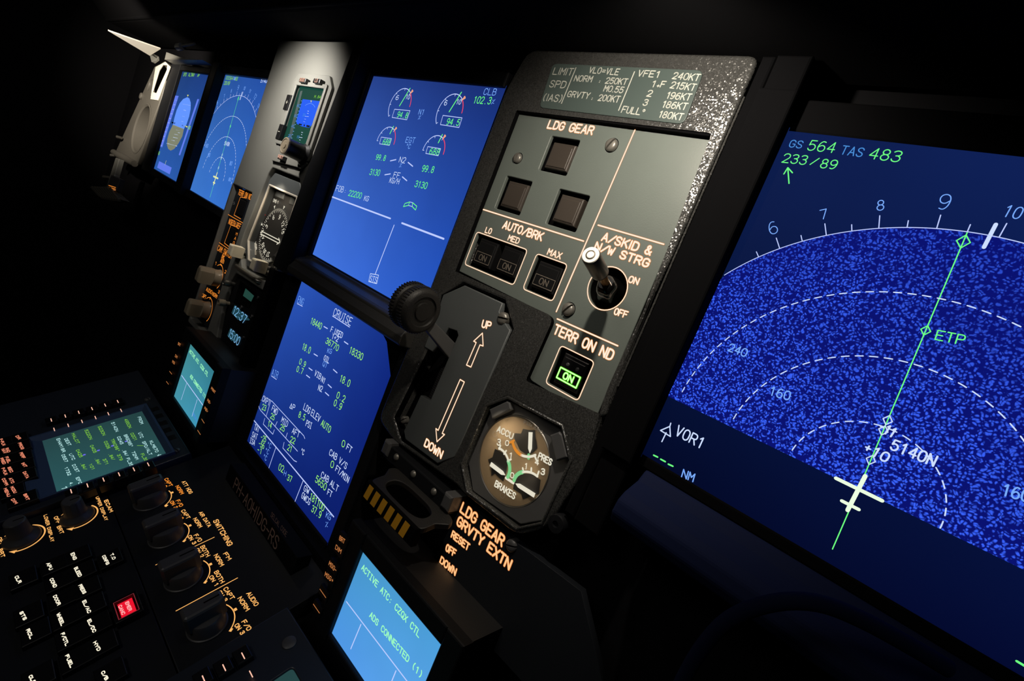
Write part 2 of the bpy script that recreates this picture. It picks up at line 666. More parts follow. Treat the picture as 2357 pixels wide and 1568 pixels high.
# ------------------------------------------------------------------ stroke lettering (4 wide, 6 high)
G = {
 'A': '0,0 2,6 4,0;.7,2 3.3,2', 'B': '0,3.2 2.7,3.2 3.6,3.8 3.6,5.3 2.7,6 0,6 0,0 2.9,0 4,.8 4,2.4 2.9,3.2',
 'C': '4,4.6 3.4,5.6 2.4,6 1.6,6 .5,5.5 0,4.4 0,1.6 .5,.5 1.6,0 2.4,0 3.4,.4 4,1.4',
 'D': '0,0 0,6 2.2,6 3.5,5.4 4,4.2 4,1.8 3.5,.6 2.2,0 0,0', 'E': '4,6 0,6 0,0 4,0;0,3.1 3.2,3.1', 'F': '4,6 0,6 0,0;0,3.1 3.2,3.1',
 'G': '4,4.6 3.4,5.6 2.4,6 1.6,6 .5,5.5 0,4.4 0,1.6 .5,.5 1.6,0 2.4,0 3.5,.5 4,1.4 4,2.8 2.3,2.8',
 'H': '0,0 0,6;4,0 4,6;0,3.1 4,3.1', 'I': '2,0 2,6', 'i': '.8,0 3.2,0;.8,6 3.2,6;2,0 2,6', 'J': '0,1.4 .6,.4 1.6,0 2.4,0 3.4,.4 4,1.4 4,6',
 'K': '0,0 0,6;4,6 0,2.4;1.3,3.6 4,0', 'L': '0,6 0,0 4,0', 'M': '0,0 0,6 2,2.6 4,6 4,0', 'N': '0,0 0,6 4,0 4,6',
 'O': '1.4,0 2.6,0 3.6,.7 4,1.9 4,4.1 3.6,5.3 2.6,6 1.4,6 .4,5.3 0,4.1 0,1.9 .4,.7 1.4,0',
 'P': '0,0 0,6 2.8,6 3.7,5.5 4,4.5 3.7,3.4 2.8,2.9 0,2.9',
 'Q': '1.4,0 2.6,0 3.6,.7 4,1.9 4,4.1 3.6,5.3 2.6,6 1.4,6 .4,5.3 0,4.1 0,1.9 .4,.7 1.4,0;2.4,1.8 4.2,-.4',
 'R': '0,0 0,6 2.8,6 3.7,5.5 4,4.5 3.7,3.4 2.8,2.9 0,2.9;2.2,2.9 4,0',
 'S': '3.9,4.8 3.3,5.7 2.4,6 1.6,6 .6,5.6 .1,4.7 .5,3.7 1.5,3.2 2.5,2.9 3.5,2.4 4,1.4 3.5,.4 2.5,0 1.5,0 .5,.4 0,1.3',
 'T': '0,6 4,6;2,6 2,0', 'U': '0,6 0,1.6 .5,.5 1.5,0 2.5,0 3.5,.5 4,1.6 4,6', 'V': '0,6 2,0 4,6', 'W': '0,6 .9,0 2,4 3.1,0 4,6',
 'X': '0,0 4,6;0,6 4,0', 'Y': '0,6 2,3 4,6;2,3 2,0', 'Z': '0,6 4,6 0,0 4,0',
 '0': '1.4,0 2.6,0 3.6,.7 4,1.9 4,4.1 3.6,5.3 2.6,6 1.4,6 .4,5.3 0,4.1 0,1.9 .4,.7 1.4,0',
 '1': '.8,4.8 2.2,6 2.2,0', '!': '.8,4.8 2,6 2,0;.8,0 3.2,0', '2': '0,4.6 .5,5.6 1.5,6 2.5,6 3.5,5.6 4,4.6 3.8,3.6 3.1,2.8 0,0 4,0',
 '3': '.2,5.2 1.1,5.9 2.4,6 3.4,5.6 3.8,4.7 3.4,3.7 2.4,3.3 1.5,3.2;2.4,3.3 3.6,2.7 4,1.7 3.5,.5 2.4,0 1.4,0 .4,.4 0,1.2',
 '4': '3,0 3,6 0,1.8 4,1.8', '5': '3.7,6 .6,6 .2,3.2 1.2,3.8 2.4,3.8 3.5,3.2 4,2 3.6,.8 2.5,0 1.4,0 .5,.3 0,1.1',
 '6': '3.4,5.6 2.4,6 1.5,5.8 .5,4.7 0,3 0,1.7 .5,.5 1.5,0 2.5,0 3.5,.5 4,1.7 3.6,3 2.5,3.6 1.4,3.5 .3,2.6',
 '7': '0,6 4,6 1.4,0', '8': '1.5,3.2 .6,3.7 .3,4.7 .8,5.6 1.7,6 2.3,6 3.2,5.6 3.7,4.7 3.4,3.7 2.5,3.2 1.5,3.2 .4,2.6 0,1.6 .5,.5 1.5,0 2.5,0 3.5,.5 4,1.6 3.6,2.6 2.5,3.2',
 '9': '.6,.4 1.6,0 2.5,.2 3.5,1.3 4,3 4,4.3 3.5,5.5 2.5,6 1.5,6 .5,5.5 0,4.3 .4,3 1.5,2.4 2.6,2.5 3.7,3.4',
 '/': '0,0 4,6', '-': '.6,3 3.4,3', '_': '0,3 4,3', '+': '.6,3 3.4,3;2,1.5 2,4.5', '.': '1.7,0 2.1,0', ':': '1.9,.8 2.1,.8;1.9,3.8 2.1,3.8',
 '=': '.3,2 3.7,2;.3,3.8 3.7,3.8', '&': '4,0 .9,4.3 .8,5.2 1.4,6 2.3,6 2.8,5.2 2.5,4.2 .6,2.9 0,1.6 .6,.4 1.6,0 2.8,.4 4,2.3',
 '(': '2.6,6.4 1.6,5 1.3,3 1.6,1 2.6,-.4', ')': '1.4,6.4 2.4,5 2.7,3 2.4,1 1.4,-.4', '%': '.6,0 3.4,6;.4,5 1.2,5;2.8,1 3.6,1',
 'd': '1.3,4.2 1,5.1 1.7,6 2.5,5.4 2.4,4.4 1.6,3.9 1.3,4.2', '*': '2,1.4 2,4.6;.7,2.1 3.3,3.9;.7,3.9 3.3,2.1', 'D^': '', 'x': '.8,1 3.2,4;.8,4 3.2,1',
 '<': '3.6,3 .4,3;1.8,4.2 .4,3 1.8,1.8', '^': '2,0 2,5;.8,3.6 2,5.2 3.2,3.6', '|': '2,-1 2,7', '~': '0,0 2,5.6 4,0 0,0', "'": '1,4.4 2.2,6',
}
NARROW = {'I': 0.6, '1': 2.6, '.': 0.9, ':': 1.0, 'd': 2.0, '(': 2.2, ')': 2.2, '/': 3.4, ' ': 2.6, '|': 1.6, "'": 1.5, '-': 3.0}
OFFS = {'I': -1.7, '1': -0.4, '.': -1.5, ':': -1.5, 'd': -0.8, '(': -1, ')': -1, '/': 0, '|': -1.2, "'": -0.8, '-': -0.5}
_gl = {}


def glyph(ch):
    if ch not in _gl:
        ls = []
        for part in G.get(ch, '').split(';'):
            if not part:
                continue
            p = [tuple(float(v) for v in q.split(',')) for q in part.split()]
            # soften obtuse corners, keep the square ones
            cl = len(p) > 3 and p[0] == p[-1]
            out = []
            for i, b in enumerate(p):
                if (i == 0 or i == len(p) - 1) and not cl:
                    out.append(b)
                    continue
                a = p[i - 1] if i else p[-2]
                c = p[i + 1] if i < len(p) - 1 else p[1]
                t1, t2 = atan2(b[1] - a[1], b[0] - a[0]), atan2(c[1] - b[1], c[0] - b[0])
                d = abs((t2 - t1 + pi) % (2 * pi) - pi)
                if 0.2 < d < 1.1:
                    out.append((b[0] * .74 + a[0] * .26, b[1] * .74 + a[1] * .26))
                    out.append((b[0] * .74 + c[0] * .26, b[1] * .74 + c[1] * .26))
                else:
                    out.append(b)
            if cl:
                out.append(out[0])
            ls.append(out)
        _gl[ch] = ls
    return _gl[ch]


def lay(mb, s, pl, pr, cap, wd, h, mono=False, slant=0.0, gap=1.5):
    """strokes of s between two baseline points (mm); cap = letter height"""
    dx, dy = pr[0] - pl[0], pr[1] - pl[1]
    L = hypot(dx, dy)
    ws = [(4.0 if (mono or c not in NARROW) else NARROW[c]) for c in s]
    tot = sum(ws) + gap * (len(s) - 1)
    k = L / tot
    ex, ey = dx / L, dy / L
    ux, uy = -ey * cap / 6, ex * cap / 6
    x = 0.0
    for c, wc in zip(s, ws):
        off = 0 if mono else OFFS.get(c, 0)
        for ln in glyph('i' if (mono and c == 'I') else c):
            pts = []
            for a, b in ln:
                a = (a + off) * k
                pts.append((pl[0] + ex * (x + a) + ux * b + ex * slant * b * cap / 6, pl[1] + ey * (x + a) + uy * b + ey * slant * b * cap / 6))
            mb.ribbon(pts, wd, h, th=0)
        x += (wc + gap) * k


FRINGE = {'backlit_white': 'backlit_fringe', 'backlit_amber': 'backlit_edge'}


class Ink:
    """printed or displayed strokes; every word, line, arc or patch becomes a part of its own"""

    def __init__(s, view, h=0.15, wd=0.5, mono=False):
        s.v, s.h, s.wd, s.mono, s.d, s.e = view, h, wd, mono, {}, []

    def mb(s, m):
        return s.d.setdefault(m, MB())

    def new(s, m, nm):
        a = MB()
        f = MB() if m in FRINGE else None
        s.e.append((m, nm, a, f))
        return a, f

    def cap(s, L, H):
        a = s.v(*L, s.h)
        b = s.v(L[0] + s.v.up[0] * H, L[1] + s.v.up[1] * H, s.h)
        return hypot(b[0] - a[0], b[1] - a[1])

    def t(s, m, txt, L, R, H, wd=None, mono=None, slant=0.0, gap=1.5):
        a, f = s.new(m, 'lettering')
        mo_ = s.mono if mono is None else mono
        lay(a, txt, s.v(*L, s.h), s.v(*R, s.h), s.cap(L, H), wd or s.wd, s.h, mo_, slant, gap)
        if f:
            lay(f, txt, s.v(*L, s.h), s.v(*R, s.h), s.cap(L, H), (wd or s.wd) * 1.5, s.h - 0.03, mo_, slant, gap)
        return s

    def ring(s, m, pts, wd, closed=True, nm='line'):
        a, f = s.new(m, nm)
        a.ribbon(pts, wd, s.h, closed=closed)
        if f:
            f.ribbon(pts, wd * 1.5, s.h - 0.03, closed=closed)

    def l(s, m, pts, wd=None, closed=False):
        s.ring(m, [s.v(*p, s.h) for p in pts], wd or s.wd, closed)
        return s

    def fill(s, m, pts, dh=0.0):
        s.new(m, 'patch')[0].flat([s.v(*p, s.h) for p in pts], s.h + dh)
        return s

    def arc(s, m, p1, p2, p3, wd=None, n=28, trim=(0, 1)):
        c, r, a0, a1 = circ3(*[s.v(*p, s.h) for p in (p1, p2, p3)])
        a0, a1 = a0 + (a1 - a0) * trim[0], a0 + (a1 - a0) * trim[1]
        s.ring(m, [(c[0] + r * cos(a0 + (a1 - a0) * i / n), c[1] + r * sin(a0 + (a1 - a0) * i / n)) for i in range(n + 1)], wd or s.wd, False, 'arc')
        return c, r, a0, a1

    def done(s, ctx, parent=None, names=None):
        for m, nm, a, f in s.e:
            a.build(ctx, nm, m, parent, second=(f, FRINGE[m]) if f else None)
        for m, mb in s.d.items():
            mb.build(ctx, 'scale_mark', m, parent, kind='stuff')


def circ3(a, b, c):
    ax, ay, bx, by, cx, cy = *a, *b, *c
    d = 2 * (ax * (by - cy) + bx * (cy - ay) + cx * (ay - by))
    ux = ((ax * ax + ay * ay) * (by - cy) + (bx * bx + by * by) * (cy - ay) + (cx * cx + cy * cy) * (ay - by)) / d
    uy = ((ax * ax + ay * ay) * (cx - bx) + (bx * bx + by * by) * (ax - cx) + (cx * cx + cy * cy) * (bx - ax)) / d
    r = hypot(ax - ux, ay - uy)
    t = [atan2(p[1] - uy, p[0] - ux) for p in (a, b, c)]
    # direction passing through b
    ccw = (t[1] - t[0]) % (2 * pi) < (t[2] - t[0]) % (2 * pi)
    a1 = t[0] + ((t[2] - t[0]) % (2 * pi)) if ccw else t[0] - ((t[0] - t[2]) % (2 * pi))
    return (ux, uy), r, t[0], a1


def circle(x, y, r, n=32):
    return [(x + r * cos(2 * pi * i / n), y + r * sin(2 * pi * i / n)) for i in range(n)]


def screw(ctx, x, y, h, r, ang=0.5, m='screw', parent=None):
    """slotted pan head made of two half domes either side of a cut"""
    mb = MB()
    ca, sa = cos(ang), sin(ang)
    g = r * 0.17
    for sgn in (1, -1):
        half = []
        t0 = math.asin(0.13)
        for i in range(13):
            t = t0 + (pi - 2 * t0) * i / 12
            half.append((r * cos(t), sgn * r * sin(t)))
        for k, (f, hh) in enumerate(((1, 0), (0.98, .18), (.85, .36), (.6, .47), (.25, .5))):
            pass
        rings = []
        for f, hh in ((1, -1.0), (1, .1), (.9, .3), (.66, .44), (.3, .5)):
            ring = []
            for a, b in half:
                aa, bb = a * f, sgn * g + (b - sgn * g) * f
                ring.append((x + aa * ca - bb * sa, y + aa * sa + bb * ca, h + hh * r))
            rings.append(ring)
        n = len(half)
        vs = [v for ring in rings for v in ring]
        fs = []
        for k in range(len(rings) - 1):
            for i in range(n):
                j = (i + 1) % n
                q = (k * n + i, k * n + j, (k + 1) * n + j, (k + 1) * n + i)
                fs.append(q if sgn > 0 else q[::-1])
        top = tuple((len(rings) - 1) * n + i for i in range(n))
        fs.append(top if sgn > 0 else top[::-1])
        mb.add(vs, fs)
    mb.prism(circle(x, y, r * 0.96, 16), h - r, h - r * 0.15)
    return mb.build(ctx, 'screw', m, parent, smooth=True)


# ================================================================== setting
def struct(name, frame, m, mb):
    class C:
        pass
    c = C()
    c.org = (0, 0, 0)
    c.o = None
    q = mb.build(c, name, m)
    q.matrix_world = frame.w
    q['kind'] = 'structure'
    return q


struct('wall_front', MAIN, 'board', MB().box(-760, 640, -420, 60, -48, -22))
struct('floor', MAIN, 'board', MB().hexa([(-800, -950, -350), (800, -950, -350), (800, -700, 900), (-800, -700, 900),
                                          (-800, -930, -350), (800, -930, -350), (800, -680, 900), (-800, -680, 900)]))
struct('wall_left', MAIN, 'board', MB().hexa([(-800, -930, -300), (-780, -930, -300), (-780, -680, 900), (-800, -680, 900),
                                              (-800, 500, -300), (-780, 500, -300), (-780, 500, 900), (-800, 500, 900)]))


def box_of(view, pts, h):
    """upright rectangle of the panel that best fits four photo points"""
    q = [view(x, y, h) for x, y in pts]
    xs, ys = sorted(p[0] for p in q), sorted(p[1] for p in q)
    return ((xs[0] + xs[1]) / 2, (xs[2] + xs[3]) / 2, (ys[0] + ys[1]) / 2, (ys[2] + ys[3]) / 2)


# ================================================================== glareshield above the panel
g = Ctx('glareshield', 'long black glareshield overhanging the whole instrument panel', 'glareshield', MAIN, 0, 40, 60)
MB().hexa([(-640, 27, -20), (640, 27, -20), (640, 27, 45), (-640, 27, 45),
           (-640, 90, -20), (640, 90, -20), (640, 78, 110), (-640, 78, 110)]).build(g, 'padding', 'deep', bev=4)
MB().tube([(-640, 30, 45), (640, 30, 45)], 3, 10).build(g, 'edge_roll', 'deep', smooth=True)

# ================================================================== display units
def display(name, label, R, bars, corners, group=None, z=0.0, bm='bezel'):
    """R: screen x0,x1,y0,y1; bars: (width, height) of left, right, top, bottom frame"""
    x0, x1, ya, yb = R
    (lw, lh), (rw, rh), (tw, th), (bw, bh) = bars
    c = Ctx(name, label, 'display', MAIN, x0, ya, z - 3, group)
    MB().box(x0 - lw + 1, x1 + rw - 1, ya - bw + 1, yb + tw - 1, (z - 24) if z == 0 else -3, z - 3).build(c, 'housing', 'black')
    b = MB()
    b.box(x0 - lw, x0, ya - bw, yb + tw, z - 3, z + lh, 0.9)
    b.box(x1, x1 + rw, ya - bw, yb + tw, z - 3, z + rh, 0.9)
    b.box(x0, x1, yb, yb + tw, z - 3, z + th, 0.9)
    b.box(x0, x1, ya - bw, ya, z - 3, z + bh, 0.9)
    b.build(c, 'bezel', bm)
    M[name + '_face'] = screen_mat(label[:24].replace(' ', '_'), [hexc(*k) for k in corners])
    s = MB().box(x0 - 1.5, x1 + 1.5, ya - 1.5, yb + 1.5, z - 2.8, z).build(c, 'screen', name + '_face')
    return c, s


# ---- engine and warning display
ew, ews = display('engine_display', 'upper centre screen with engine dials, CLB 102.3% and the FOB fuel line', (-2.4, 131, -126, 6.6),
                  ((3, 3), (7, 0.3), (8, 2), (2, 1)), [(38, 64, 138), (24, 44, 112), (70, 120, 226), (38, 88, 200)])
k = Ink(z3, 0.12, 0.42, True)
for m, s, L, R, H in [
    ('crt_white', '6', (588, 250), (604, 252), 28), ('crt_white', '10', (652, 245), (676, 248), 28),
    ('crt_white', '6', (900, 285), (916, 287), 30), ('crt_white', '10', (978, 278), (1006, 281), 30),
    ('crt_green', '94.8', (597, 362), (662, 370), 34), ('crt_green', '94.5', (915, 410), (995, 418), 38),
    ('crt_blue', 'N1', (735, 345), (769, 348), 32), ('crt_blue', '%', (732, 377), (747, 378), 25),
    ('crt_green', '688', (504, 538), (550, 543), 34), ('crt_green', '688', (805, 600), (866, 608), 36),
    ('crt_blue', 'EGT', (652, 526), (708, 531), 34), ('crt_blue', 'dC', (654, 563), (680, 567), 28),
    ('crt_green', '99.8', (460, 636), (520, 644), 32), ('crt_white', 'N2', (610, 653), (648, 660), 34), ('crt_blue', '%', (611, 686), (625, 688), 26),
    ('crt_green', '99.8', (757, 712), (830, 722), 38), ('crt_green', '3130', (420, 734), (482, 741), 36),
    ('crt_white', 'FF', (573, 750), (611, 756), 32), ('crt_white', 'KG/H', (548, 785), (608, 795), 32), ('crt_green', '3130', (711, 811), (786, 826), 38),
    ('crt_white', 'FOB', (202, 838), (248, 848), 34), ('crt_white', ':', (256, 850), (268, 852), 24),
    ('crt_green', '22200', (284, 868), (364, 888), 34), ('crt_white', 'KG', (384, 900), (411, 906), 30),
    ('crt_white', 'STS', (420, 1422), (464, 1434), 36), ('crt_blue', 'CLB', (1154, 218), (1231, 222), 40), ('crt_green', '102.3', (1088, 272), (1198, 279), 42),
    ('crt_blue', '%', (1204, 278), (1222, 280), 30)]:
    k.t(m, s, L, R, H, wd=0.46 if m == 'crt_green' else 0.4)
for a, b, c_, rd, nd_, bx in [
    ((545, 358), (600, 203), (680, 295), .78, ((615, 290), (683, 178)), ((583, 312), (683, 322), (662, 380), (567, 365))),
    ((852, 405), (908, 247), (1016, 336), .80, ((935, 328), (1014, 203)), ((895, 352), (1018, 368), (998, 430), (878, 411))),
    ((470, 515), (532, 432), (578, 538), .68, ((553, 470), (576, 423)), ((497, 492), (564, 502), (550, 545), (486, 535))),
    ((765, 576), (850, 483), (897, 602), .66, ((865, 528), (891, 476)), ((797, 553), (880, 567), (864, 612), (784, 597)))]:
    k.arc('crt_line', a, b, c_, 0.5, trim=(0, rd))
    cc, r, t0, t1 = k.arc('crt_red', a, b, c_, 0.65, trim=(rd, 1))
    for q in (0.0, .2, .4, .6, rd):
        t = circ3(z3(*a, .12), z3(*b, .12), z3(*c_, .12))
        an = t[2] + (t[3] - t[2]) * q
        r_ = t[1]
        k.mb('crt_white').ribbon([(cc[0] + (r_ - 1.2) * cos(an), cc[1] + (r_ - 1.2) * sin(an)), (cc[0] + r_ * cos(an), cc[1] + r_ * sin(an))], 0.35, .12)
        if q == rd:
            k.mb('crt_amber').ribbon([(cc[0] + (r_ + f) * cos(an + e), cc[1] + (r_ + f) * sin(an + e)) for f, e in ((0, 0), (2.2, .05), (2.2, -.05), (0, 0))], 0.7, .13)
    k.l('crt_green', nd_, 0.75)
    k.l('crt_line', bx, 0.42, closed=True)
for a, b, wd in [((556, 645), (592, 637), .7), ((670, 655), (700, 680), .7), ((520, 735), (556, 729), .7), ((633, 748), (662, 773), .7),
                 ((178, 876), (556, 1017), 1.0), ((630, 1046), (900, 1148), 1.1), ((580, 1060), (458, 1376), .7)]:
    k.l('crt_line', (a, b), wd)
k.l('crt_white', [(427, 1372), (480, 1382), (468, 1437), (416, 1423)], .42, closed=True)
k.l('crt_green', [(680, 910), (650, 920), (640, 940), (672, 932), (680, 910)], .5)
k.l('crt_green', [(700, 915), (726, 938), (718, 962), (697, 940), (700, 915)], .5)
k.l('crt_line', [(680, 910), (700, 915), (697, 940), (672, 932)], .4)
k.done(ew, ews, dict(crt_green='green_symbols', crt_white='white_symbols', crt_blue='blue_symbols', crt_line='line_symbols', crt_red='red_symbols', crt_amber='amber_symbols'))

# ---- system display below it
sd, sds = display('system_display', 'lower centre screen showing the CRUISE page with fuel and cabin figures', (-4.6, 125.5, -280, -148),
                  ((22, 1.5), (9, 0.5), (3, 0.5), (9, 1.5)), [(44, 86, 186), (16, 40, 128), (12, 34, 112), (12, 28, 104)])
k = Ink(z4, 0.12, 0.5, True)
for m, s, L, R, H in [
    ('crt_blue', 'ENG', (378, 221), (406, 238), 32), ('crt_white', 'CRUISE', (568, 289), (660, 345), 36),
    ('crt_green2', '18440', (447, 333), (502, 366), 30), ('crt_white', 'F.USED', (554, 377), (614, 412), 26), ('crt_white', '1+2', (560, 413), (592, 431), 24),
    ('crt_green2', '36770', (528, 437), (592, 481), 28), ('crt_blue', 'KG', (537, 489), (559, 495), 22), ('crt_green2', '18330', (652, 489), (720, 530), 32),
    ('crt_green2', '18.0', (403, 469), (443, 494), 30), ('crt_white', 'OIL', (518, 526), (545, 545), 24), ('crt_blue', 'QT', (512, 557), (533, 571), 24),
    ('crt_green2', '18.0', (602, 639), (652, 671), 32), ('crt_green2', '0.9', (388, 547), (418, 567), 26), ('crt_white', 'VIB', (469, 609), (499, 631), 26),
    ('crt_white', 'N1', (504, 640), (521, 655), 26), ('crt_green2', '0.2', (586, 727), (626, 753), 30), ('crt_green2', '0.7', (374, 588), (405, 603), 26),
    ('crt_white', 'N2', (488, 687), (508, 697), 26), ('crt_green2', '0.9', (571, 768), (609, 794), 30), ('crt_blue', 'AIR', (241, 607), (272, 625), 30),
    ('crt_white', 'CKPT', (192, 744), (229, 770), 26), ('crt_green2', '23', (190, 789), (209, 799), 26), ('crt_white', 'FWD', (242, 794), (268, 821), 26),
    ('crt_green2', '25', (235, 834), (254, 849), 24), ('crt_white', 'MID', (293, 856), (323, 884), 26), ('crt_green2', '25', (286, 893), (308, 909), 24),
    ('crt_white', 'AFT', (350, 914), (385, 940), 26), ('crt_green2', '22', (340, 960), (363, 974), 26), ('crt_green2', '14', (220, 879), (239, 891), 26),
    ('crt_green2', '21', (325, 1003), (346, 1019), 26), ('crt_white', 'dC', (396, 1022), (411, 1033), 24), ('crt_white', '~P', (338, 781), (362, 795), 24),
    ('crt_white', 'LDG', (410, 789), (441, 815), 30), ('crt_white', 'ELEV', (450, 820), (493, 858), 30), ('crt_green2', 'AUTO', (503, 874), (549, 915), 30),
    ('crt_green2', '8.5', (384, 830), (416, 850), 28), ('crt_white', 'PSI', (423, 877), (451, 894), 28), ('crt_green2', '0', (613, 985), (627, 992), 30),
    ('crt_white', 'FT', (638, 1000), (661, 1022), 28), ('crt_white', 'CAB', (547, 1030), (584, 1060), 28), ('crt_white', 'V/S', (598, 1072), (636, 1108), 28),
    ('crt_green2', '0', (554, 1095), (568, 1102), 30), ('crt_white', 'FT/MIN', (580, 1115), (646, 1180), 28), ('crt_white', 'CAB', (503, 1149), (540, 1180), 28),
    ('crt_white', 'ALT', (551, 1192), (590, 1228), 28), ('crt_green2', '5650', (473, 1173), (526, 1222), 32), ('crt_white', 'FT', (537, 1240), (558, 1257), 26),
    ('crt_white', 'GW', (412, 1220), (437, 1240), 26), ('crt_green2', '181100', (443, 1264), (516, 1332), 30), ('crt_blue', 'KG', (529, 1362), (553, 1380), 26),
    ('crt_white', 'GWCG', (400, 1258), (442, 1299), 28), ('crt_green2', '37.9', (453, 1330), (500, 1369), 30), ('crt_blue', '%', (526, 1412), (540, 1418), 24),
    ('crt_green2', '02', (278, 1110), (302, 1126), 30), ('crt_blue', 'H', (306, 1138), (316, 1145), 22), ('crt_green2', '37', (324, 1164), (346, 1177), 26),
    ('crt_white', 'TAT', (149, 896), (173, 912), 24), ('crt_white', 'SAT', (137, 934), (163, 951), 24), ('crt_white', 'ISA', (125, 967), (151, 981), 24),
    ('crt_green2', '-25', (183, 949), (210, 965), 24), ('crt_green2', '-56', (172, 984), (200, 1000), 26), ('crt_green2', '-1', (165, 1016), (188, 1028), 24),
    ('crt_blue', 'dC', (218, 986), (236, 998), 22), ('crt_blue', 'dC', (207, 1018), (224, 1030), 22), ('crt_blue', 'dC', (197, 1051), (213, 1063), 22)]:
    k.t(m, s, L, R, H, wd=0.5 if m != 'crt_blue' else .42)
for pts, wd in [(((378, 228), (406, 243)), .5), (((566, 294), (656, 353)), .6), (((241, 612), (268, 631)), .5), (((520, 350), (539, 361)), .7),
                (((628, 430), (648, 444)), .7), (((467, 495), (486, 507)), .7), (((570, 578), (590, 596)), .7), (((440, 570), (458, 583)), .7),
                (((542, 658), (560, 675)), .7), (((427, 608), (445, 622)), .7), (((527, 700), (546, 717)), .7),
                (((140, 838), (572, 1360)), .85), (((265, 992), (228, 1100)), .6), (((410, 1168), (366, 1280)), .6),
                (((187, 740), (177, 749), (174, 764), (176, 780), (184, 795), (380, 1012)), .5),
                (((214, 825), (238, 745), (243, 745), (413, 930), (419, 945)), .5), (((272, 855), (261, 880)), .5), (((326, 915), (317, 943)), .5),
                (((206, 838), (198, 868), (249, 922), (257, 898)), .5), (((309, 965), (302, 995), (362, 1062), (375, 1068)), .5)]:
    k.l('crt_line', pts, wd)
k.done(sd, sds, dict(crt_green2='green_symbols', crt_white='white_symbols', crt_blue='blue_symbols', crt_line='line_symbols'))

# ---- navigation displays
R80 = 20.7


def nd_symbols(ctx, scr, cx, cy, x0, x1, scale=1.0, wx=False, wdk=1.0):
    inks = {}

    def mb(m):
        return inks.setdefault(m, MB())

    def P(r, deg):
        return (cx + r * sin(rad(deg)), cy + r * cos(rad(deg)))

    def inside(p, q=0.5):
        return x0 + q < p[0] < x1 - q
    r4 = 4 * R80
    if wx:
        sec = [P(r4, a) for a in range(-90, 91, 3)]
        out = []
        for p in sec:
            out.append((min(max(p[0], x0), x1), p[1]))
        pts = [(x0, cy), (x1, cy)] + [p for p in reversed(out) if p[1] > cy + 1e-3]
        cl = []
        for p in pts:
            if not cl or hypot(p[0] - cl[-1][0], p[1] - cl[-1][1]) > .05:
                cl.append(p)
        MB().prism(cl, 0.01, 0.05).build(ctx, 'terrain_picture', 'wx', scr)
    h = 0.12
    # compass arc, ticks, numbers
    run = []
    for a2_ in range(-180, 181):
        p = P(r4, a2_ / 2)
        if inside(p) and abs(a2_) < 120:
            run.append(p)
    mb('crt_line').ribbon(run, .28 * wdk, h)
    for d in range(-50, 55, 5):
        a = d + 1.5
        L = 4.2 if d % 10 == 0 else 2.2
        if inside(P(r4 + 6, a)) and inside(P(r4, a)):
            mb('crt_line').ribbon([P(r4, a), P(r4 + L, a)], .3 * wdk, h)
            if d % 10 == 0:
                n = str(10 + d // 10)
                sz = 4.6 if (10 + d // 10) % 3 == 0 else 3.3
                e = Vector((cos(rad(a)), -sin(rad(a))))
                b = Vector(P(r4 + 6, a)) - e * (sz * .28 * len(n))
                b2 = Vector(P(r4 + 6, a)) + e * (sz * .28 * len(n))
                lay(mb('crt_blue'), n, tuple(b), tuple(b2), sz, .3 * wdk, h, mono=True)
    for k_, dash, off in ((3, 3.3, .6), (2, 5.2, 1.2), (1, 10.5, 2.5)):
        a = -87.0 + off
        while a < 88:
            q = [P(k_ * R80, a + dash * .55 * i / 3) for i in range(4)]
            if all(inside(p) for p in q) and (wx or True) and q[0][1] > cy - .5:
                mb('crt_white').ribbon(q, .36 * wdk, h)
            a += dash
    # track line, way points
    mb('crt_green').ribbon([P(r4 - .5, -3.5) if not wx else (cx - .0 - 5.0, cy + r4 - .4), (cx, cy)], .32 * wdk, h)
    mb('crt_green').ribbon([(cx, cy), (cx + 1.1, cy - 20.5)], .32 * wdk, h)
    up = Vector((-5.0, r4 - .4)).normalized()
    sd_ = Vector((up.y, -up.x))

    def dia(t, s, m):
        c = Vector((cx, cy)) + up * t
        mb(m).ribbon([tuple(c + up * s), tuple(c + sd_ * s * .8), tuple(c - up * s), tuple(c - sd_ * s * .8)], .32 * wdk, h, closed=True)
    dia(r4 - 3, 2.0, 'crt_green')
    dia(3.14 * R80 * .8, 1.5, 'crt_green')
    dia(23.0, 1.5, 'crt_white')
    dia(9.8, 1.5, 'crt_white')
    dia(19.6, 1.5, 'crt_white')
    # selected heading bar, aircraft
    mb('crt_white').ribbon([P(r4 - 3.6, 0.1), P(r4 + 3.4, .1)], 1.0 * wdk, h)
    y = 'nd_yellow' if not wx else 'crt_ac'
    mb(y).ribbon([(cx, cy + 4.6), (cx, cy - 7.4)], 1.2 * wdk, h + .02)
    mb(y).ribbon([(cx - 6.4, cy), (cx + 6.4, cy)], 1.1 * wdk, h + .02)
    mb(y).ribbon([(cx - 2.4, cy - 5.6), (cx + 2.4, cy - 5.6)], 1.0 * wdk, h + .02)
    names = dict(crt_line='compass_arc', crt_blue='blue_symbols', crt_white='white_symbols', crt_green='green_symbols', nd_yellow='aircraft_symbol', crt_ac='aircraft_symbol')
    for m, b in inks.items():
        b.build(ctx, names.get(m, 'symbols'), m, scr)


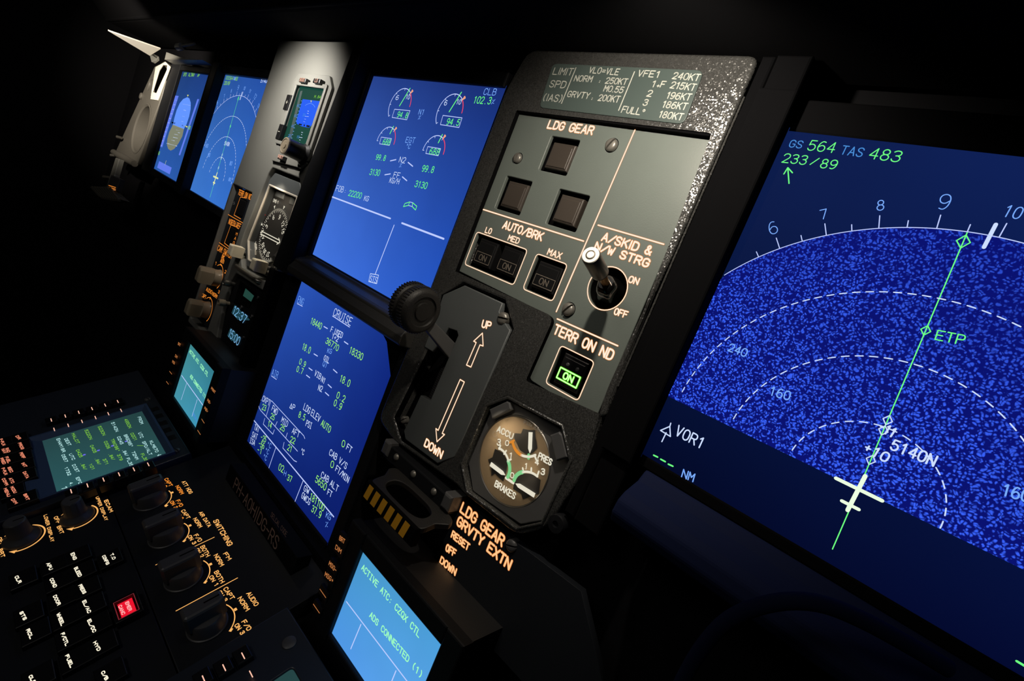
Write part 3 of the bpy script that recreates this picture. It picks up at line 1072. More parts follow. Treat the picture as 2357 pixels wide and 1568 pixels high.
lit('crt_ac', (236, 255, 226))
nd, nds = display('navigation_display', 'big right-hand screen with blue terrain speckle, GS 564 and the ETP way point', (282, 413, -130, 0.6),
                  ((14, 7), (14, 3), (12, 0.4), (5, 0.5)), [(14, 30, 78), (16, 34, 92), (3, 10, 40), (4, 10, 48)], group='navigation displays', bm='deep')
nd_symbols(nd, nds, 348.3, -105.2, 282, 413, wx=True)
k = Ink(y3, 0.14, .42, True)
for m, s, L, R, H in [('crt_cyan', 'GS', (848, 147), (919, 155), 40), ('crt_green', '564', (955, 165), (1107, 181), 56), ('crt_cyan', 'TAS', (1146, 188), (1270, 205), 48),
                      ('crt_green', '483', (1311, 213), (1487, 236), 60), ('crt_green', '233', (808, 236), (944, 251), 50), ('crt_green', '/', (972, 250), (1016, 250), 36),
                      ('crt_green', '89', (1028, 268), (1118, 277), 50), ('crt_green', 'ETP', (1700, 1268), (1862, 1300), 52)]:
    k.t(m, s, L, R, H, wd=.34)
k.l('crt_green', ((850, 360), (843, 268)))
k.l('crt_green', ((820, 305), (843, 268), (870, 298)))
k.t('crt_blue', '240', (494, 1333), (594, 1370), 42)
k.v = y4
k.t('crt_blue', '160', (752, 65), (855, 95), 42)
k.t('crt_blue', '160', (1972, 590), (2110, 630), 55)
k.t('crt_white', '5140N', (1387, 350), (1612, 440), 50, wd=.5)
k.t('crt_white', '+10', (1243, 358), (1364, 420), 44, wd=.5)
k.t('crt_white', '-11', (1322, 250), (1400, 290), 44, wd=.5)
k.t('crt_white', 'VOR1', (258, 275), (398, 350), 50, wd=.5)
k.t('crt_blue', 'NM', (293, 497), (352, 522), 38, wd=.45)
k.l('crt_white', [(183, 253), (232, 232), (235, 285)], .45, closed=True)
k.l('crt_white', [(232, 232), (237, 215)], .45)
k.l('crt_white', [(213, 265), (190, 312)], .45)
for a in ((147, 383, 168, 393), (184, 404, 208, 417), (224, 430, 248, 441), (2052, 1464, 2120, 1505)):
    k.l('crt_green', [(a[0], a[1]), (a[2], a[3])], .6)
k.done(nd, nds, dict(crt_green='green_symbols', crt_white='white_symbols', crt_blue='blue_symbols', crt_cyan='cyan_symbols'))

nd1, nd1s = display('navigation_display', 'captain\'s tall blue screen with dashed range arcs, left of the standby instruments', (-283, -157, -131, -6),
                    ((16, 9), (1.5, 1), (8, 4), (8, 3)), [(42, 84, 158), (38, 80, 168), (62, 120, 205), (52, 112, 205)], group='navigation displays')
nd_symbols(nd1, nd1s, -224.5, -106.8, -283, -157, wdk=1.5)
k = Ink(z1, 0.14, .6, True)
for m, s, L, R, H in [('mcdu_green', 'GS', (1112, 532), (1135, 533), 25), ('mcdu_green', '564', (1138, 535), (1168, 537), 26), ('crt_blue', 'TAS', (1172, 537), (1188, 538), 22), ('mcdu_green', '483', (1182, 540), (1205, 541), 26),
                      ('mcdu_green', '233/89', (1098, 574), (1142, 577), 26), ('crt_white', '5140', (1392, 556), (1440, 560), 30),
                      ('crt_white', '5140N', (1100, 1058), (1138, 1068), 28), ('crt_blue', '80', (1142, 1218), (1160, 1222), 28), ('crt_blue', '160', (945, 1075), (968, 1080), 26), ('crt_blue', '80', (968, 1150), (984, 1153), 26),
                      ('crt_blue', '80', (1134, 1345), (1152, 1350), 24)]:
    k.t(m, s, L, R, H)
k.done(nd1, nd1s, dict(mcdu_green='green_symbols', crt_white='white_symbols', crt_blue='blue_symbols'))

# ---- primary flight display
pf, pfs = display('flight_display', 'captain\'s narrow-looking screen with a blue and tan attitude ball, leftmost display', (-426, -303, -131, -9),
                  ((36, 4), (4, 9), (7, 3), (8, 3)), [(32, 62, 120), (30, 60, 130), (44, 92, 172), (42, 90, 172)])
k = Ink(z1, 0.1, .6, True)
top = [(800, 675), (772, 688), (745, 720), (720, 775), (700, 840), (690, 898)]
rt = [(785, 930), (800, 890), (820, 830), (832, 770), (833, 715), (822, 685)]
k.fill('pfd_sky', [(690, 895), (778, 930), (800, 890), (820, 830), (832, 770), (833, 720), (822, 685), (805, 675), (772, 690), (745, 722), (720, 778), (702, 840)])
k.fill('pfd_ground', [(690, 895), (778, 930), (765, 990), (735, 1045), (700, 1090), (672, 1104), (652, 1090), (642, 1060), (645, 1010), (660, 955)])
k.fill('pfd_tape', [(708, 662), (736, 665), (604, 1077), (576, 1070)])
k.fill('pfd_tape', [(886, 690), (900, 692), (748, 1142), (736, 1138)])
k.fill('pfd_tape', [(580, 1188), (680, 1240), (664, 1294), (563, 1240)])
k.l('crt_white', [(640, 1045), (722, 1068)], .7)
k.l('crt_white', [(690, 898), (778, 930)], .6)
for q, L_ in (((738, 960), 8), ((716, 975), 14), ((710, 1000), 18), ((728, 940), 12), ((690, 1022), 14), ((785, 780), 9), ((775, 830), 9), ((765, 870), 7)):
    k.l('crt_white', [(q[0] - L_, q[1] - L_ * .2), (q[0] + L_, q[1] + L_ * .25)], .5)
k.l('deepk', [(682, 878), (706, 884)], 1.8)
k.l('deepk', [(765, 902), (790, 912)], 1.8)
k.fill('pfd_yellow', [(804, 655), (818, 657), (808, 672)], .02)
k.l('pfd_yellow', [(785, 906), (806, 914)], 1.4)
k.l('pfd_yellow', [(636, 1185), (626, 1218)], .9)
for s, L, R in (('SPD', (772, 505), (795, 506)), ('ALT', (812, 507), (838, 508)), ('NAV', (838, 508), (858, 509)), ('AP', (885, 510), (900, 511)), ('.840', (556, 1134), (580, 1138)), ('350', (808, 930), (826, 934))):
    k.t('mcdu_green', s, L, R, 24, wd=.7)
for i in range(11):
    a, b = (708 - 12 * i, 700 + 36 * i), (722 - 12 * i, 702 + 36 * i)
    k.l('crt_white', [a, b], .45)
k.l('crt_line', [(770, 730), (832, 742)], .4)
M['deepk'] = M['deep']
k.done(pf, pfs, dict(pfd_sky='sky_half', pfd_ground='ground_half', pfd_tape='scale_tapes', crt_white='white_symbols', deepk='wing_symbol', pfd_yellow='yellow_symbols', mcdu_green='green_symbols', crt_line='line_symbols'))

# ================================================================== ledge between the two centre screens
lg = Ctx('panel_ledge', 'black moulded ledge running between the two centre screens', 'ledge', MAIN, -33, -150, 0)
prof = [(-126.5, -3), (-127, 1.5), (-129.5, 3), (-131.5, 8), (-133, 10), (-134.5, 10), (-139, 12.5), (-143, 12.5), (-144.5, 11), (-145.5, -3)]
MB().prism([(127, -146), (104, -146), (113, -150), (127, -166)], -1, 1.2).build(lg, 'corner_fillet', 'deep')
mb = MB()
n = len(prof)
mb.add([(x, a, b) for x in (-34, 137) for a, b in prof], [tuple(range(n)), tuple(range(n, 2 * n))[::-1]] + [(i, i + n, (i + 1) % n + n, (i + 1) % n) for i in range(n)])
mb.build(lg, 'rail', 'ledge_grey', bev=0.8)

# ================================================================== landing gear side: grey moulding
HM = 3.5
mo = Ctx('gear_panel_surround', 'dark grey wrinkle-painted surround of the landing gear controls, right of centre', 'panel', MAIN, 200, -100, 0)
out = [full(x, y, HM) for x, y in [(1185, 135), (1720, 135), (1722, 190), (1560, 560), (1400, 905), (1352, 1075), (1258, 1216), (1189, 1234), (1069, 1138), (1052, 1118), (905, 1015),
                                   (870, 965), (930, 820), (990, 662), (1166, 200)]]
out[0], out[1] = (141, 26), (262, 26)
hole_plate = [(148.0 if x < 158 else x, y) for x, y in rounded([full(x, y, HM) for x, y in [(1193, 249), (1648, 300), (1392, 965), (1203, 880), (1268, 733), (1044, 628)]], 3)]
hole_lever = [full(x, y, HM) for x, y in [(1066, 650), (1161, 690), (1180, 757), (1046, 1040), (1006, 1072), (922, 1014), (905, 960), (1000, 770), (1014, 678)]]
oc = [y2(x, y, HM) for x, y in [(928, 212), (1072, 158), (1436, 350), (1492, 583), (1302, 1000), (1130, 1038), (802, 790), (764, 602)]]
slab(mo, 'moulding', 'moulding', rounded(out, 6), -6, HM, [hole_plate, hole_lever, oc], bev=1.2)
for ring_, wdg in ((hole_plate, .9), (hole_lever, 1.2)):  # dark strips put in for the shade inside the recess edges
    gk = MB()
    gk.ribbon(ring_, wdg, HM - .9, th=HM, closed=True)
    gk.build(mo, 'shade_strip', 'deep')
MB().box(149.5, 255.5, -5.8, -3.2, -1, HM - .6, .3).build(mo, 'shade_strip', 'deep')  # dark bar put in for the shade under the top lip
# dark pan seen through the gaps
MB().box(140, 262, -215, 10, -14, -7).build(mo, 'backing_pan', 'deep')
lip = MB()
ocl = oc + [oc[0]]
lip.tube([(x, y, HM) for x, y in ocl + [ocl[1]]], .8, 8)
lip.build(mo, 'rounded_lip', 'moulding', smooth=True)
ps = Ctx('trim_post', 'black post between the gear panel surround and the big right-hand screen', 'trim', MAIN, 264, -60, 0)
MB().box(262.8, 268, -168, 26, -6, 3.5, 1).build(ps, 'post', 'deep')
MB().tube([(262.8, 10, 3.5), (262.8, -110, 3.5)], .45, 8).build(ps, 'edge_highlight', 'moulding', smooth=True)  # paler tube added as the thin highlight along the post edge
MB().box(268.5, 281, -168, 26, -6, 4.5, 1.0).build(ps, 'flange', 'deep')

# ---- landing gear control panel
gp = Ctx('landing_gear_controls', 'lit grey-green LDG GEAR control panel with square buttons and a toggle switch', 'control panel', MAIN, 200, -60, -2)
plate = [z5(600, 440), z5(1990, 622), y1(1555, 1512), y1(1110, 1245), y1(1305, 795), y1(590, 440)]
px0, px1 = plate[0][0], plate[1][0] + .6
plate = [(px0 - 4, -3), (px1, -3), (px1 + 1, plate[2][1]), (plate[3][0], plate[3][1] + 1), (plate[4][0], plate[4][1]), (px0 - 4, plate[5][1])]
REC = [([(840, 597), (1042, 630), (938, 882), (737, 840)], z5), ([(520, 882), (700, 925), (605, 1165), (425, 1112)], z5), ([(895, 972), (1110, 1030), (1005, 1287), (790, 1222)], z5),
       ([(755, 183), (1100, 302), (1003, 543), (662, 395)], y1), ([(1188, 335), (1390, 412), (1284, 660), (1085, 572)], y1), ([(1358, 1000), (1583, 1110), (1470, 1375), (1248, 1255)], y1)]
rr = [box_of(v, q, 0) for q, v in REC]
tc_ = (238.1, -74.6)
slab(gp, 'faceplate', 'faceplate', rounded(plate, 3.0), -2.2, 0, [rounded(rect(*r), .8, 2) for r in rr] + [circle(*tc_, 9.2, 40)], bev=.4)
for (q, v), r in zip(REC[:3], rr[:3]):
    pass
FACE = [([(850, 640), (1012, 662), (932, 852), (778, 815)], z5, 0), ([(530, 912), (670, 950), (598, 1132), (465, 1092)], z5, 0), ([(908, 1010), (1070, 1050), (985, 1240), (833, 1198)], z5, 0),
        ([(775, 215), (900, 250), (830, 440), (705, 380)], y1, 1), ([(940, 262), (1090, 312), (1005, 500), (872, 448)], y1, 1), ([(1195, 375), (1370, 432), (1285, 620), (1125, 560)], y1, 1),
        ([(1375, 1040), (1555, 1115), (1465, 1335), (1290, 1260)], y1, 2)]
for i, (q, v, kd) in enumerate(FACE):
    hf = 2.0 if kd == 0 else -0.4
    x0, x1, ya, yb = box_of(v, q, hf)
    b = MB()
    b.box(x0, x1, ya, yb, -8, hf - .5, .6)
    b.box(x0 + 1.0, x1 - 1.0, ya + .8, yb - 1.6, hf - .8, hf, .4)
    bo = b.build(gp, 'push_button', 'button' if kd == 0 else 'key')
    if kd:
        mm = 'faint_print' if kd == 1 else 'green_lamp'
        f = 1 if kd == 1 else 1
        s_ = MB()
        X0, X1 = x0 + 1.2, x1 - 1.2
        Y0, Y1 = ya + (1.5 if kd == 1 else 2.6), ya + (6.6 if kd == 1 else 7.6)
        s_.ribbon([(X0, Y0), (X1, Y0), (X1, Y1), (X0, Y1)], .35 if kd == 1 else .95, hf + .05, closed=True)
        lay(s_ if kd == 1 else s_, 'ON', ((X0 + X1) / 2 - 2.6, Y0 + 1.1), ((X0 + X1) / 2 + 2.6, Y0 + 1.1), Y1 - Y0 - 2.2, .5 if kd == 1 else 1.0, hf + .06)
        s_.build(gp, 'legend', mm, bo)
        if kd == 2:
            s2 = MB()
            lay(s2, 'ON', ((X0 + X1) / 2 - 2.6, Y0 + 1.1), ((X0 + X1) / 2 + 2.6, Y0 + 1.1), Y1 - Y0 - 2.2, .45, hf + .12)
            s2.ribbon([(X0, Y0), (X1, Y0), (X1, Y1), (X0, Y1)], .4, hf + .12, closed=True)
            s2.build(gp, 'legend_core', 'green_core', bo)
            d = MB()
            for t in (.3, .7):
                d.lathe((x0 + (x1 - x0) * t, yb - 4.5, hf - .6), [(.9, 0), (.9, .9), (.5, 1.1)], n=12)
            d.build(gp, 'indicator_dot', 'knob', bo)
k = Ink(z5, .1, .78)
k.t('backlit_white', 'LDG GEAR', (805, 541), (1122, 588), 52)
k.l('backlit_white', ((343, 1122), (1065, 1350)), .58)
k.l('backlit_white', ((1430, 557), (869.5, 1853)), .58)
k.l('backlit_white', ((1168, 1235), (1637, 1372)), .58)
k.v = y1
k.t('backlit_white', 'AUTO/BRK', (930, 140), (1208, 232), 50)
k.t('backlit_white', 'LO', (803, 172), (843, 184), 36, wd=.5)
k.t('backlit_white', 'MED', (968, 227), (1042, 254), 36, wd=.5)
k.t('backlit_white', 'MAX', (1252, 330), (1345, 364), 40, wd=.55)
k.t('backlit_white', 'A/SKID &', (1645, 229), (1993, 336), 54)
k.t('backlit_white', 'N/W STRG', (1592, 293), (1975, 424), 50)
k.t('backlit_white', 'ON', (1837, 530), (1903, 549), 42, wd=.58)
k.t('backlit_white', 'OFF', (1734, 762), (1822, 790), 42, wd=.58)
k.t('backlit_white', 'TERR ON ND', (1295, 899), (1712, 1096), 62)
k.l('backlit_white', ((1325, 797), (1762, 992)), .58)
for q in ([(748, 170), (1112, 297), (1010, 553), (652, 402)], [(1180, 325), (1400, 405), (1290, 673), (1075, 578)], [(1352, 990), (1594, 1105), (1476, 1388), (1237, 1260)]):
    r = rounded(rect(*box_of(y1, q, .1)), 2.0)
    k.ring('backlit_white', r, .4)
k.ring('backlit_white', circle(*tc_, 9.6, 40), .42)
k.done(gp)
for v, x, y, r, a in ((z5, 1262, 662, 3.0, 1.1), (z5, 592, 755, 2.6, 1.3), (y1, 1404, 728, 3.1, 1.0)):
    p = v(x, y, .6)
    screw(gp, p[0], p[1], .5, r, a)
    MB().ribbon(circle(p[0], p[1], r + .25, 24), .35, .03, closed=True).build(gp, 'screw_seat', 'deep')
# toggle switch
tg = MB()
tg.lathe((tc_[0], tc_[1], -12), [(9.1, 0), (9.1, 10), (8.9, 10.1), (8.4, 2), (1, 1.9)], n=36)
ts = tg.build(gp, 'switch_well', 'rubber', smooth=True)
B, T = Vector((238.1, -75.5, -4)), Vector(full(1359, 587, 30) + (30,))
ax = T - B
Lx = ax.length
MB().lathe(B, [(6.8, -2), (6.6, 1), (5.2, 4), (4.8, 7), (3.6, 9.5), (3.0, 10)], ax, 28, wob=lambda t, i: 1 + .05 * sin(5 * t)).build(gp, 'rubber_boot', 'rubber', smooth=True)
MB().lathe(B, [(1.9, 8), (1.9, Lx * .5), (2.1, Lx * .55)], ax, 20).build(gp, 'lever_stem', 'brass', smooth=True)
tip = MB().lathe(B, [(2.4, Lx * .52), (3.6, Lx * .56), (3.7, Lx * .6), (3.7, Lx - 1.2), (3.5, Lx - .3), (2.9, Lx)], ax, 28).build(gp, 'lever_tip', 'lever_dark', smooth=True)
MB().lathe(B, [(3.35, Lx - .6), (3.45, Lx - .2), (3.2, Lx + .1), (2.0, Lx + .12), (1.8, Lx - .25), (1.7, Lx - .25), (1.3, Lx + .25), (.6, Lx + .3)], ax, 28).build(gp, 'tip_cap', 'cap_white', tip, smooth=True)

# ---- speed limit placard
pl = Ctx('speed_placard', 'grey-green speed limit placard with white figures above the gear panel', 'placard', MAIN, 200, 10, HM)
hp = HM + .5
slab(pl, 'plate', 'placard', rounded([z5(x, y, hp) for x, y in [(845, 80), (1925, 130), (1780, 515), (745, 395)]], 3), HM - .3, hp, bev=.2)
k = Ink(z5, hp + .06, .44)
for s, L, R, H in [('LIMIT', (843, 158), (978, 165), 46), ('SPD', (818, 248), (928, 257), 46), ('(IAS)', (772, 345), (903, 356), 46), ('VLO=VLE', (1100, 147), (1308, 163), 40),
                   ('NORM', (995, 206), (1118, 213), 40), (':', (1172, 218), (1180, 219), 20), ('250KT', (1218, 222), (1366, 233), 40), ('M0.55', (1206, 278), (1340, 292), 40),
                   ('GRVTY', (946, 318), (1098, 333), 40), (':', (1118, 340), (1126, 341), 20), ('200KT', (1166, 345), (1312, 359), 42), ('VFE', (1448, 171), (1560, 178), 42), ('1', (1574, 180), (1598, 181), 42),
                   ('240KT', (1697, 189), (1882, 205), 44), ('1', (1545, 247), (1568, 249), 42), ('+', (1582, 252), (1602, 254), 24), ('F', (1610, 250), (1638, 252), 42), ('215KT', (1681, 255), (1852, 275), 44),
                   ('2', (1514, 314), (1544, 317), 42), ('196KT', (1652, 329), (1820, 345), 44), ('3', (1486, 379), (1514, 382), 42), ('186KT', (1622, 393), (1792, 412), 44),
                   ('FULL', (1333, 430), (1462, 447), 44), ('d', (1470, 452), (1490, 455), 44), ('180KT', (1597, 464), (1762, 486), 44)]:
    k.t('white_paint', s, L, R, H)
k.l('white_paint', ((1010, 112), (907, 365)), .5)
k.l('white_paint', ((1428, 140), (1315, 415)), .5)
k.done(pl)

# ---- gear lever quadrant and lever
gq = Ctx('gear_lever_plate', 'grey eight-sided plate with UP and DOWN arrows beside the gear lever slot', 'plate', MAIN, 175, -150, 3)
HL = 4.0
po = [y1(x, y, HL) for x, y in [(655, 555), (930, 683), (905, 745), (925, 790), (975, 868), (985, 878)]] + [y2(x, y, HL) for x, y in [(755, 470), (715, 555), (600, 602), (385, 440)]] + \
     [y2(375, 385, HL), y2(488, 145, HL), y2(552, 182, HL)] + [y1(x, y, HL) for x, y in [(608, 915), (600, 885), (540, 862), (500, 940), (425, 1035), (365, 1000), (420, 850), (502, 622)]]
slab(gq, 'plate', 'soft_grey', po, 0, HL, bev=.5)
k = Ink(y1, HL + .1, .6)
k.t('backlit_white', 'UP', (779, 855), (838, 872), 46, wd=.7)
k.l('backlit_white', [(785, 900), (790, 993), (767, 985), (702, 1145), (670, 1130), (740, 968), (722, 958)], .5, closed=True)
k.v = y2
k.l('backlit_white', [(752, 40), (780, 57), (632, 400), (648, 408), (597, 456), (590, 368), (605, 380)], .5, closed=True)
k.t('backlit_white', 'DOWN', (512, 482), (622, 566), 44, wd=.8)
k.done(gq)
p = y1(930, 792, HL)
screw(gq, p[0], p[1], HL - .3, 3.1, .2)
p = y2(385, 310, 1)
screw(gq, p[0], p[1], 2, 2.2, .8)
rk = MB()
for i in range(22):
    a = y2(545 - i * 6 + 60, 60 - i * -5, 0)
    t = i / 21
    q = full(1032 - 40 * t, 830 + 95 * t, 1)
    rk.box(q[0] - 3, q[0] + 2, q[1] - .5, q[1] + .4, -5, 1)
rk.build(gq, 'slot_brush', 'black')

gl = Ctx('landing_gear_lever', 'landing gear lever with a black rubber wheel-shaped knob', 'lever', MAIN, 164, -133, 0)
kc = Vector(full(955, 708, 33) + (33,))
wp = [(3, -7.0), (8.5, -7.0), (10.2, -6.4), (11.4, -4.8), (11.7, -2.6), (11.1, -1.5), (10.6, -.9), (10.6, .6), (11.1, 1.2), (11.8, 2.2), (11.6, 4.6), (10.6, 6.4), (9.2, 7.1), (7.6, 7.2), (7.2, 6.3), (4.6, 6.2), (4.3, 7), (.6, 7.1)]
kn = MB().lathe(kc, wp, (1, 0, 0), 48).build(gl, 'wheel_knob', 'wheel', smooth=True)
tr = MB()
for i in range(48):
    t = 2 * pi * i / 48
    for sx in (-1, 1):
        c = kc + Vector((sx * 3.4, 11.5 * cos(t), 11.5 * sin(t)))
        tr.lathe(c - Vector((1.6, 0, 0)), [(.38, 0), (.45, .3), (.45, 2.9), (.38, 3.2)], (1, 0, 0), 6)
tr.build(gl, 'tread_rib', 'wheel', kn, kind='stuff')
aw = 3.2
A0, A1 = Vector((kc.x + 1, kc.y - 3, kc.z - 4)), Vector((167, -136, -2))
d = Vector((1, 0, 0))
e = (A1 - A0).normalized().cross(d).normalized()
cs = []
for P_, w_, t_ in ((A0, 2.6, 1.8), (A1, 4.2, 2.2)):
    cs += [tuple(P_ + d * t_ * a + e * w_ * b) for a, b in ((-1, -1), (1, -1), (1, 1), (-1, 1))]
MB().hexa(cs).build(gl, 'lever_arm', 'knob', bev=.6)
MB().tube([tuple(A0 + Vector((-5, 2, -1))), tuple(A0 + Vector((4, -1, 0)))], 2.2, 12).build(gl, 'axle', 'knob', smooth=True)

# ---- brake pressure gauge
bg = Ctx('brake_pressure_gauge', 'round bronze-faced brake pressure gauge reading ACCU PRESS and BRAKES, in an octagonal case', 'gauge', MAIN, 227.7, -164.4, 0)
gc = (227.7, -164.4)
fo = [y2(x, y, 2) for x, y in [(945, 245), (1075, 183), (1422, 365), (1478, 585), (1300, 985), (1140, 1012), (822, 788), (792, 600)]]
dialpts = [(gc[0] + 20.6 * cos(t), max(gc[1] + 20.6 * sin(t), gc[1] - 17.2)) for t in [2 * pi * i / 48 for i in range(48)]]
slab(bg, 'case', 'knob', rounded(fo, 1), -8, .4, [[(gc[0] + 21 * cos(2 * pi * i / 48), gc[1] + 21 * sin(2 * pi * i / 48)) for i in range(48)]], bev=.5)
MB().prism(circle(*gc, 20.3, 48), -7.5, .3).build(bg, 'dial', 'tan_dial')
MB().lathe((*gc, -1.4), [(21.2, 0), (21.2, 1.7), (20.8, 2.0), (20.4, 1.8), (20.3, 0)], n=48, caps=False).build(bg, 'glass_rim', 'metal', smooth=True)
for q in ([(945, 240), (1062, 185), (1082, 195), (1090, 240), (962, 302)], [(1350, 412), (1412, 388), (1432, 410), (1468, 560), (1392, 584)]):
    MB().prism([y2(x, y, 4) for x, y in q], 1.5, 4, .6).build(bg, 'mounting_tab', 'knob')
HD = .5
MB().prism(circle(*gc, 20.6, 48), 1.6, 1.9).build(bg, 'glass', 'pane')
k = Ink(y2, HD + .1, .55)
for q in ([(1172, 370), (1215, 378), (1252, 378), (1255, 430), (1262, 455), (1268, 500), (1232, 535), (1190, 538), (1152, 512), (1112, 430), (1118, 398), (1158, 403)],
          [(985, 503), (1038, 532), (1070, 590), (1062, 650), (1040, 722), (985, 670), (960, 685), (962, 630), (938, 575), (968, 560)],
          [(1118, 700), (1172, 668), (1232, 672), (1290, 712), (1278, 800), (1170, 840), (1160, 805), (1105, 772)]):
    k.fill('dial_black', q, -.05)
k.arc('dial_orange', (1102, 455), (1120, 505), (1160, 545), 1.5)
k.arc('dial_lit', (1160, 545), (1208, 556), (1255, 545), 1.2)
k.l('dial_lit', ((1248, 545), (1262, 578)), 1.0)
k.l('dial_orange', ((1084, 462), (1112, 448)), 1.0)
k.l('dial_green', ((1210, 545), (1209, 566)), 1.6)
k.arc('dial_lit', (1012, 500), (1050, 530), (1075, 588), 1.1)
for a, b in (((1012, 505), (1022, 482)), ((1045, 538), (1060, 516)), ((1068, 585), (1092, 574))):
    k.l('dial_lit', (a, b), .9)
k.arc('dial_green', (1074, 588), (1084, 640), (1070, 692), 1.9)
k.l('dial_lit', ((1058, 698), (1108, 732)), 1.3)
k.arc('dial_green', (1112, 715), (1130, 680), (1168, 660), 1.9)
k.arc('dial_lit', (1168, 660), (1225, 662), (1268, 688), 1.1)
for a, b in (((1176, 660), (1170, 632)), ((1226, 662), (1228, 632)), ((1266, 688), (1278, 655))):
    k.l('dial_lit', (a, b), .9)
for s, L, R, H, wd in [('ACCU', (998, 386), (1098, 438), 34, .62), ('3', (998, 476), (1018, 482), 36, .6), ('0', (1053, 478), (1074, 484), 30, .5), ('1', (1080, 562), (1096, 566), 30, .5),
                       ('PRES', (1272, 566), (1356, 614), 36, .62), ('4', (1252, 606), (1274, 612), 30, .55), ('1', (1182, 636), (1196, 640), 34, .5), ('3', (1292, 672), (1314, 678), 34, .6), ('0', (1087, 694), (1108, 700), 30, .5),
                       ('BRAKES', (982, 752), (1112, 840), 36, .62)]:
    k.t('dial_lit', s, L, R, H, wd=wd)
for i, (ch, x, y, x2, y2_) in enumerate([('P', 1178, 336, 1188, 339), ('S', 1194, 341, 1205, 346), ('I', 1210, 349, 1213, 351), ('x', 1218, 355, 1232, 361), ('1', 1240, 363, 1244, 368), ('0', 1251, 373, 1262, 381), ('0', 1268, 385, 1278, 393), ('0', 1284, 397, 1294, 406)]):
    k.t('grey_paint', ch, (x, y), (x2, y2_), 22, wd=.35)
k.done(bg, names=dict(dial_black='cut_out', dial_lit='dial_print', dial_orange='orange_arc', dial_green='green_arc', grey_paint='grey_print'))
for a, b in (((1222, 392), (1217, 532)), ((955, 605), (1052, 680)), ((1248, 815), (1122, 735))):
    A_, B_ = Vector(y2(*a, HD + .8)), Vector(y2(*b, HD + .8))
    u = (B_ - A_).normalized()
    nrm = Vector((-u.y, u.x))
    MB().prism([tuple(q) for q in (A_ + nrm * 1.0, A_ - nrm * 1.0, B_ - u * 2 - nrm * .95, B_, B_ - u * 2 + nrm * .95)], HD + .5, HD + .9).build(bg, 'needle', 'dial_lit')
for x, y in ((985, 405), (1036, 815)):
    p = y2(x, y, HD)
    MB().ribbon(circle(*p, 1.3, 16), .2, HD + .1, closed=True).build(bg, 'dial_screw', 'grey_paint')
for dx_, dy_, e_ in ((-16, 16, .022), (17, -4, .012)):
    spot('gauge_wedge_light', (gc[0] + dx_, gc[1] + dy_, 11), (gc[0] - dx_ * .3, gc[1] - dy_ * .3, -2), e_, 110, 0.6, (1, .84, .6), 0.004)

# ---- gravity extension panel
ge = Ctx('gravity_extension_panel', 'dark LDG GEAR GRVTY EXTN panel with amber lettering below the brake gauge', 'control panel', MAIN, 230, -215, 0)
HG = 1.0
slab(ge, 'faceplate', 'dark_board', [y2(x, y, HG) for x, y in [(770, 862), (1080, 1092), (1560, 1455)]] + [(330, -243), (206, -243)], -3, HG, bev=.1)
k = Ink(y2, HG + .1, .9)
k.t('backlit_amber', 'LDG GEAR', (752, 922), (1028, 1154), 58, wd=.9)
k.t('backlit_amber', 'GRVTY EXTN', (728, 1008), (1076, 1310), 54, wd=.9)
k.t('backlit_amber', 'RESET', (692, 1092), (803, 1182), 38, wd=.75)
k.t('backlit_amber', 'OFF', (655, 1182), (715, 1224), 38, wd=.75)
k.t('backlit_amber', 'DOWN', (616, 1264), (716, 1348), 38, wd=.75)
k.done(ge)
for x, y, r in ((1098, 1150, 3.0), (640, 1395, 3.2)):
    p = y2(x, y, HG)
    screw(ge, p[0], p[1], HG, r, .4, m='knob')
p = a4(180, 1420, 3)
MB().lathe((p[0], p[1], 0), [(4.5, 0), (4.5, 3), (3.8, 4), (1.5, 4.2), (1.2, 3.2)], n=24).build(ge, 'blanking_knob', 'bezel', smooth=True)

# ---- hinged guard handle with yellow stripes
gh = Ctx('hinged_guard_handle', 'black cast pull handle with yellow and black stripes, left of the gravity panel', 'handle', MAIN, 180, -210, 5)
b0, b1 = a2(540, 380, 8), a2(1095, 880, 8)
yh = (b0[1] + b1[1]) / 2
x0h, x1h = a2(480, 320, 9)[0], a2(1215, 930, 9)[0]
mb = MB().box(x0h, x1h - 6, yh - 9, yh - .5, 0, 7.5, .8)
mb.build(gh, 'hinge_bar', 'bezel')
for xx in (x0h - 2, x1h - 11):
    MB().box(xx, xx + 6, yh - 7, yh + 1, -2, 9, 1.2).build(gh, 'hinge_block', 'knob')
for x, y in ((570, 490), (740, 660), (945, 838)):
    p = a2(x, y, 8)
    MB().lathe((p[0], p[1], 7), [(2.0, 0), (1.9, .8), (1.4, 1.4), (.5, 1.7)], n=16).build(gh, 'rivet', 'screw', smooth=True)
# tray that stands out from the panel, with an oval finger hole
hf = 26.0
fl, fr = a2(300, 760, hf), a2(770, 1200, hf)
yf = (fl[1] + fr[1]) / 2
tray_y0 = yh - 8
sl = math.atan2(yf - tray_y0, hf - 6)


def tr3(x, s):
    """point on the sloping tray: s 0 at the hinge, 1 at the front"""
    return (x, tray_y0 + (yf - tray_y0) * s, 6 + (hf - 6) * s)


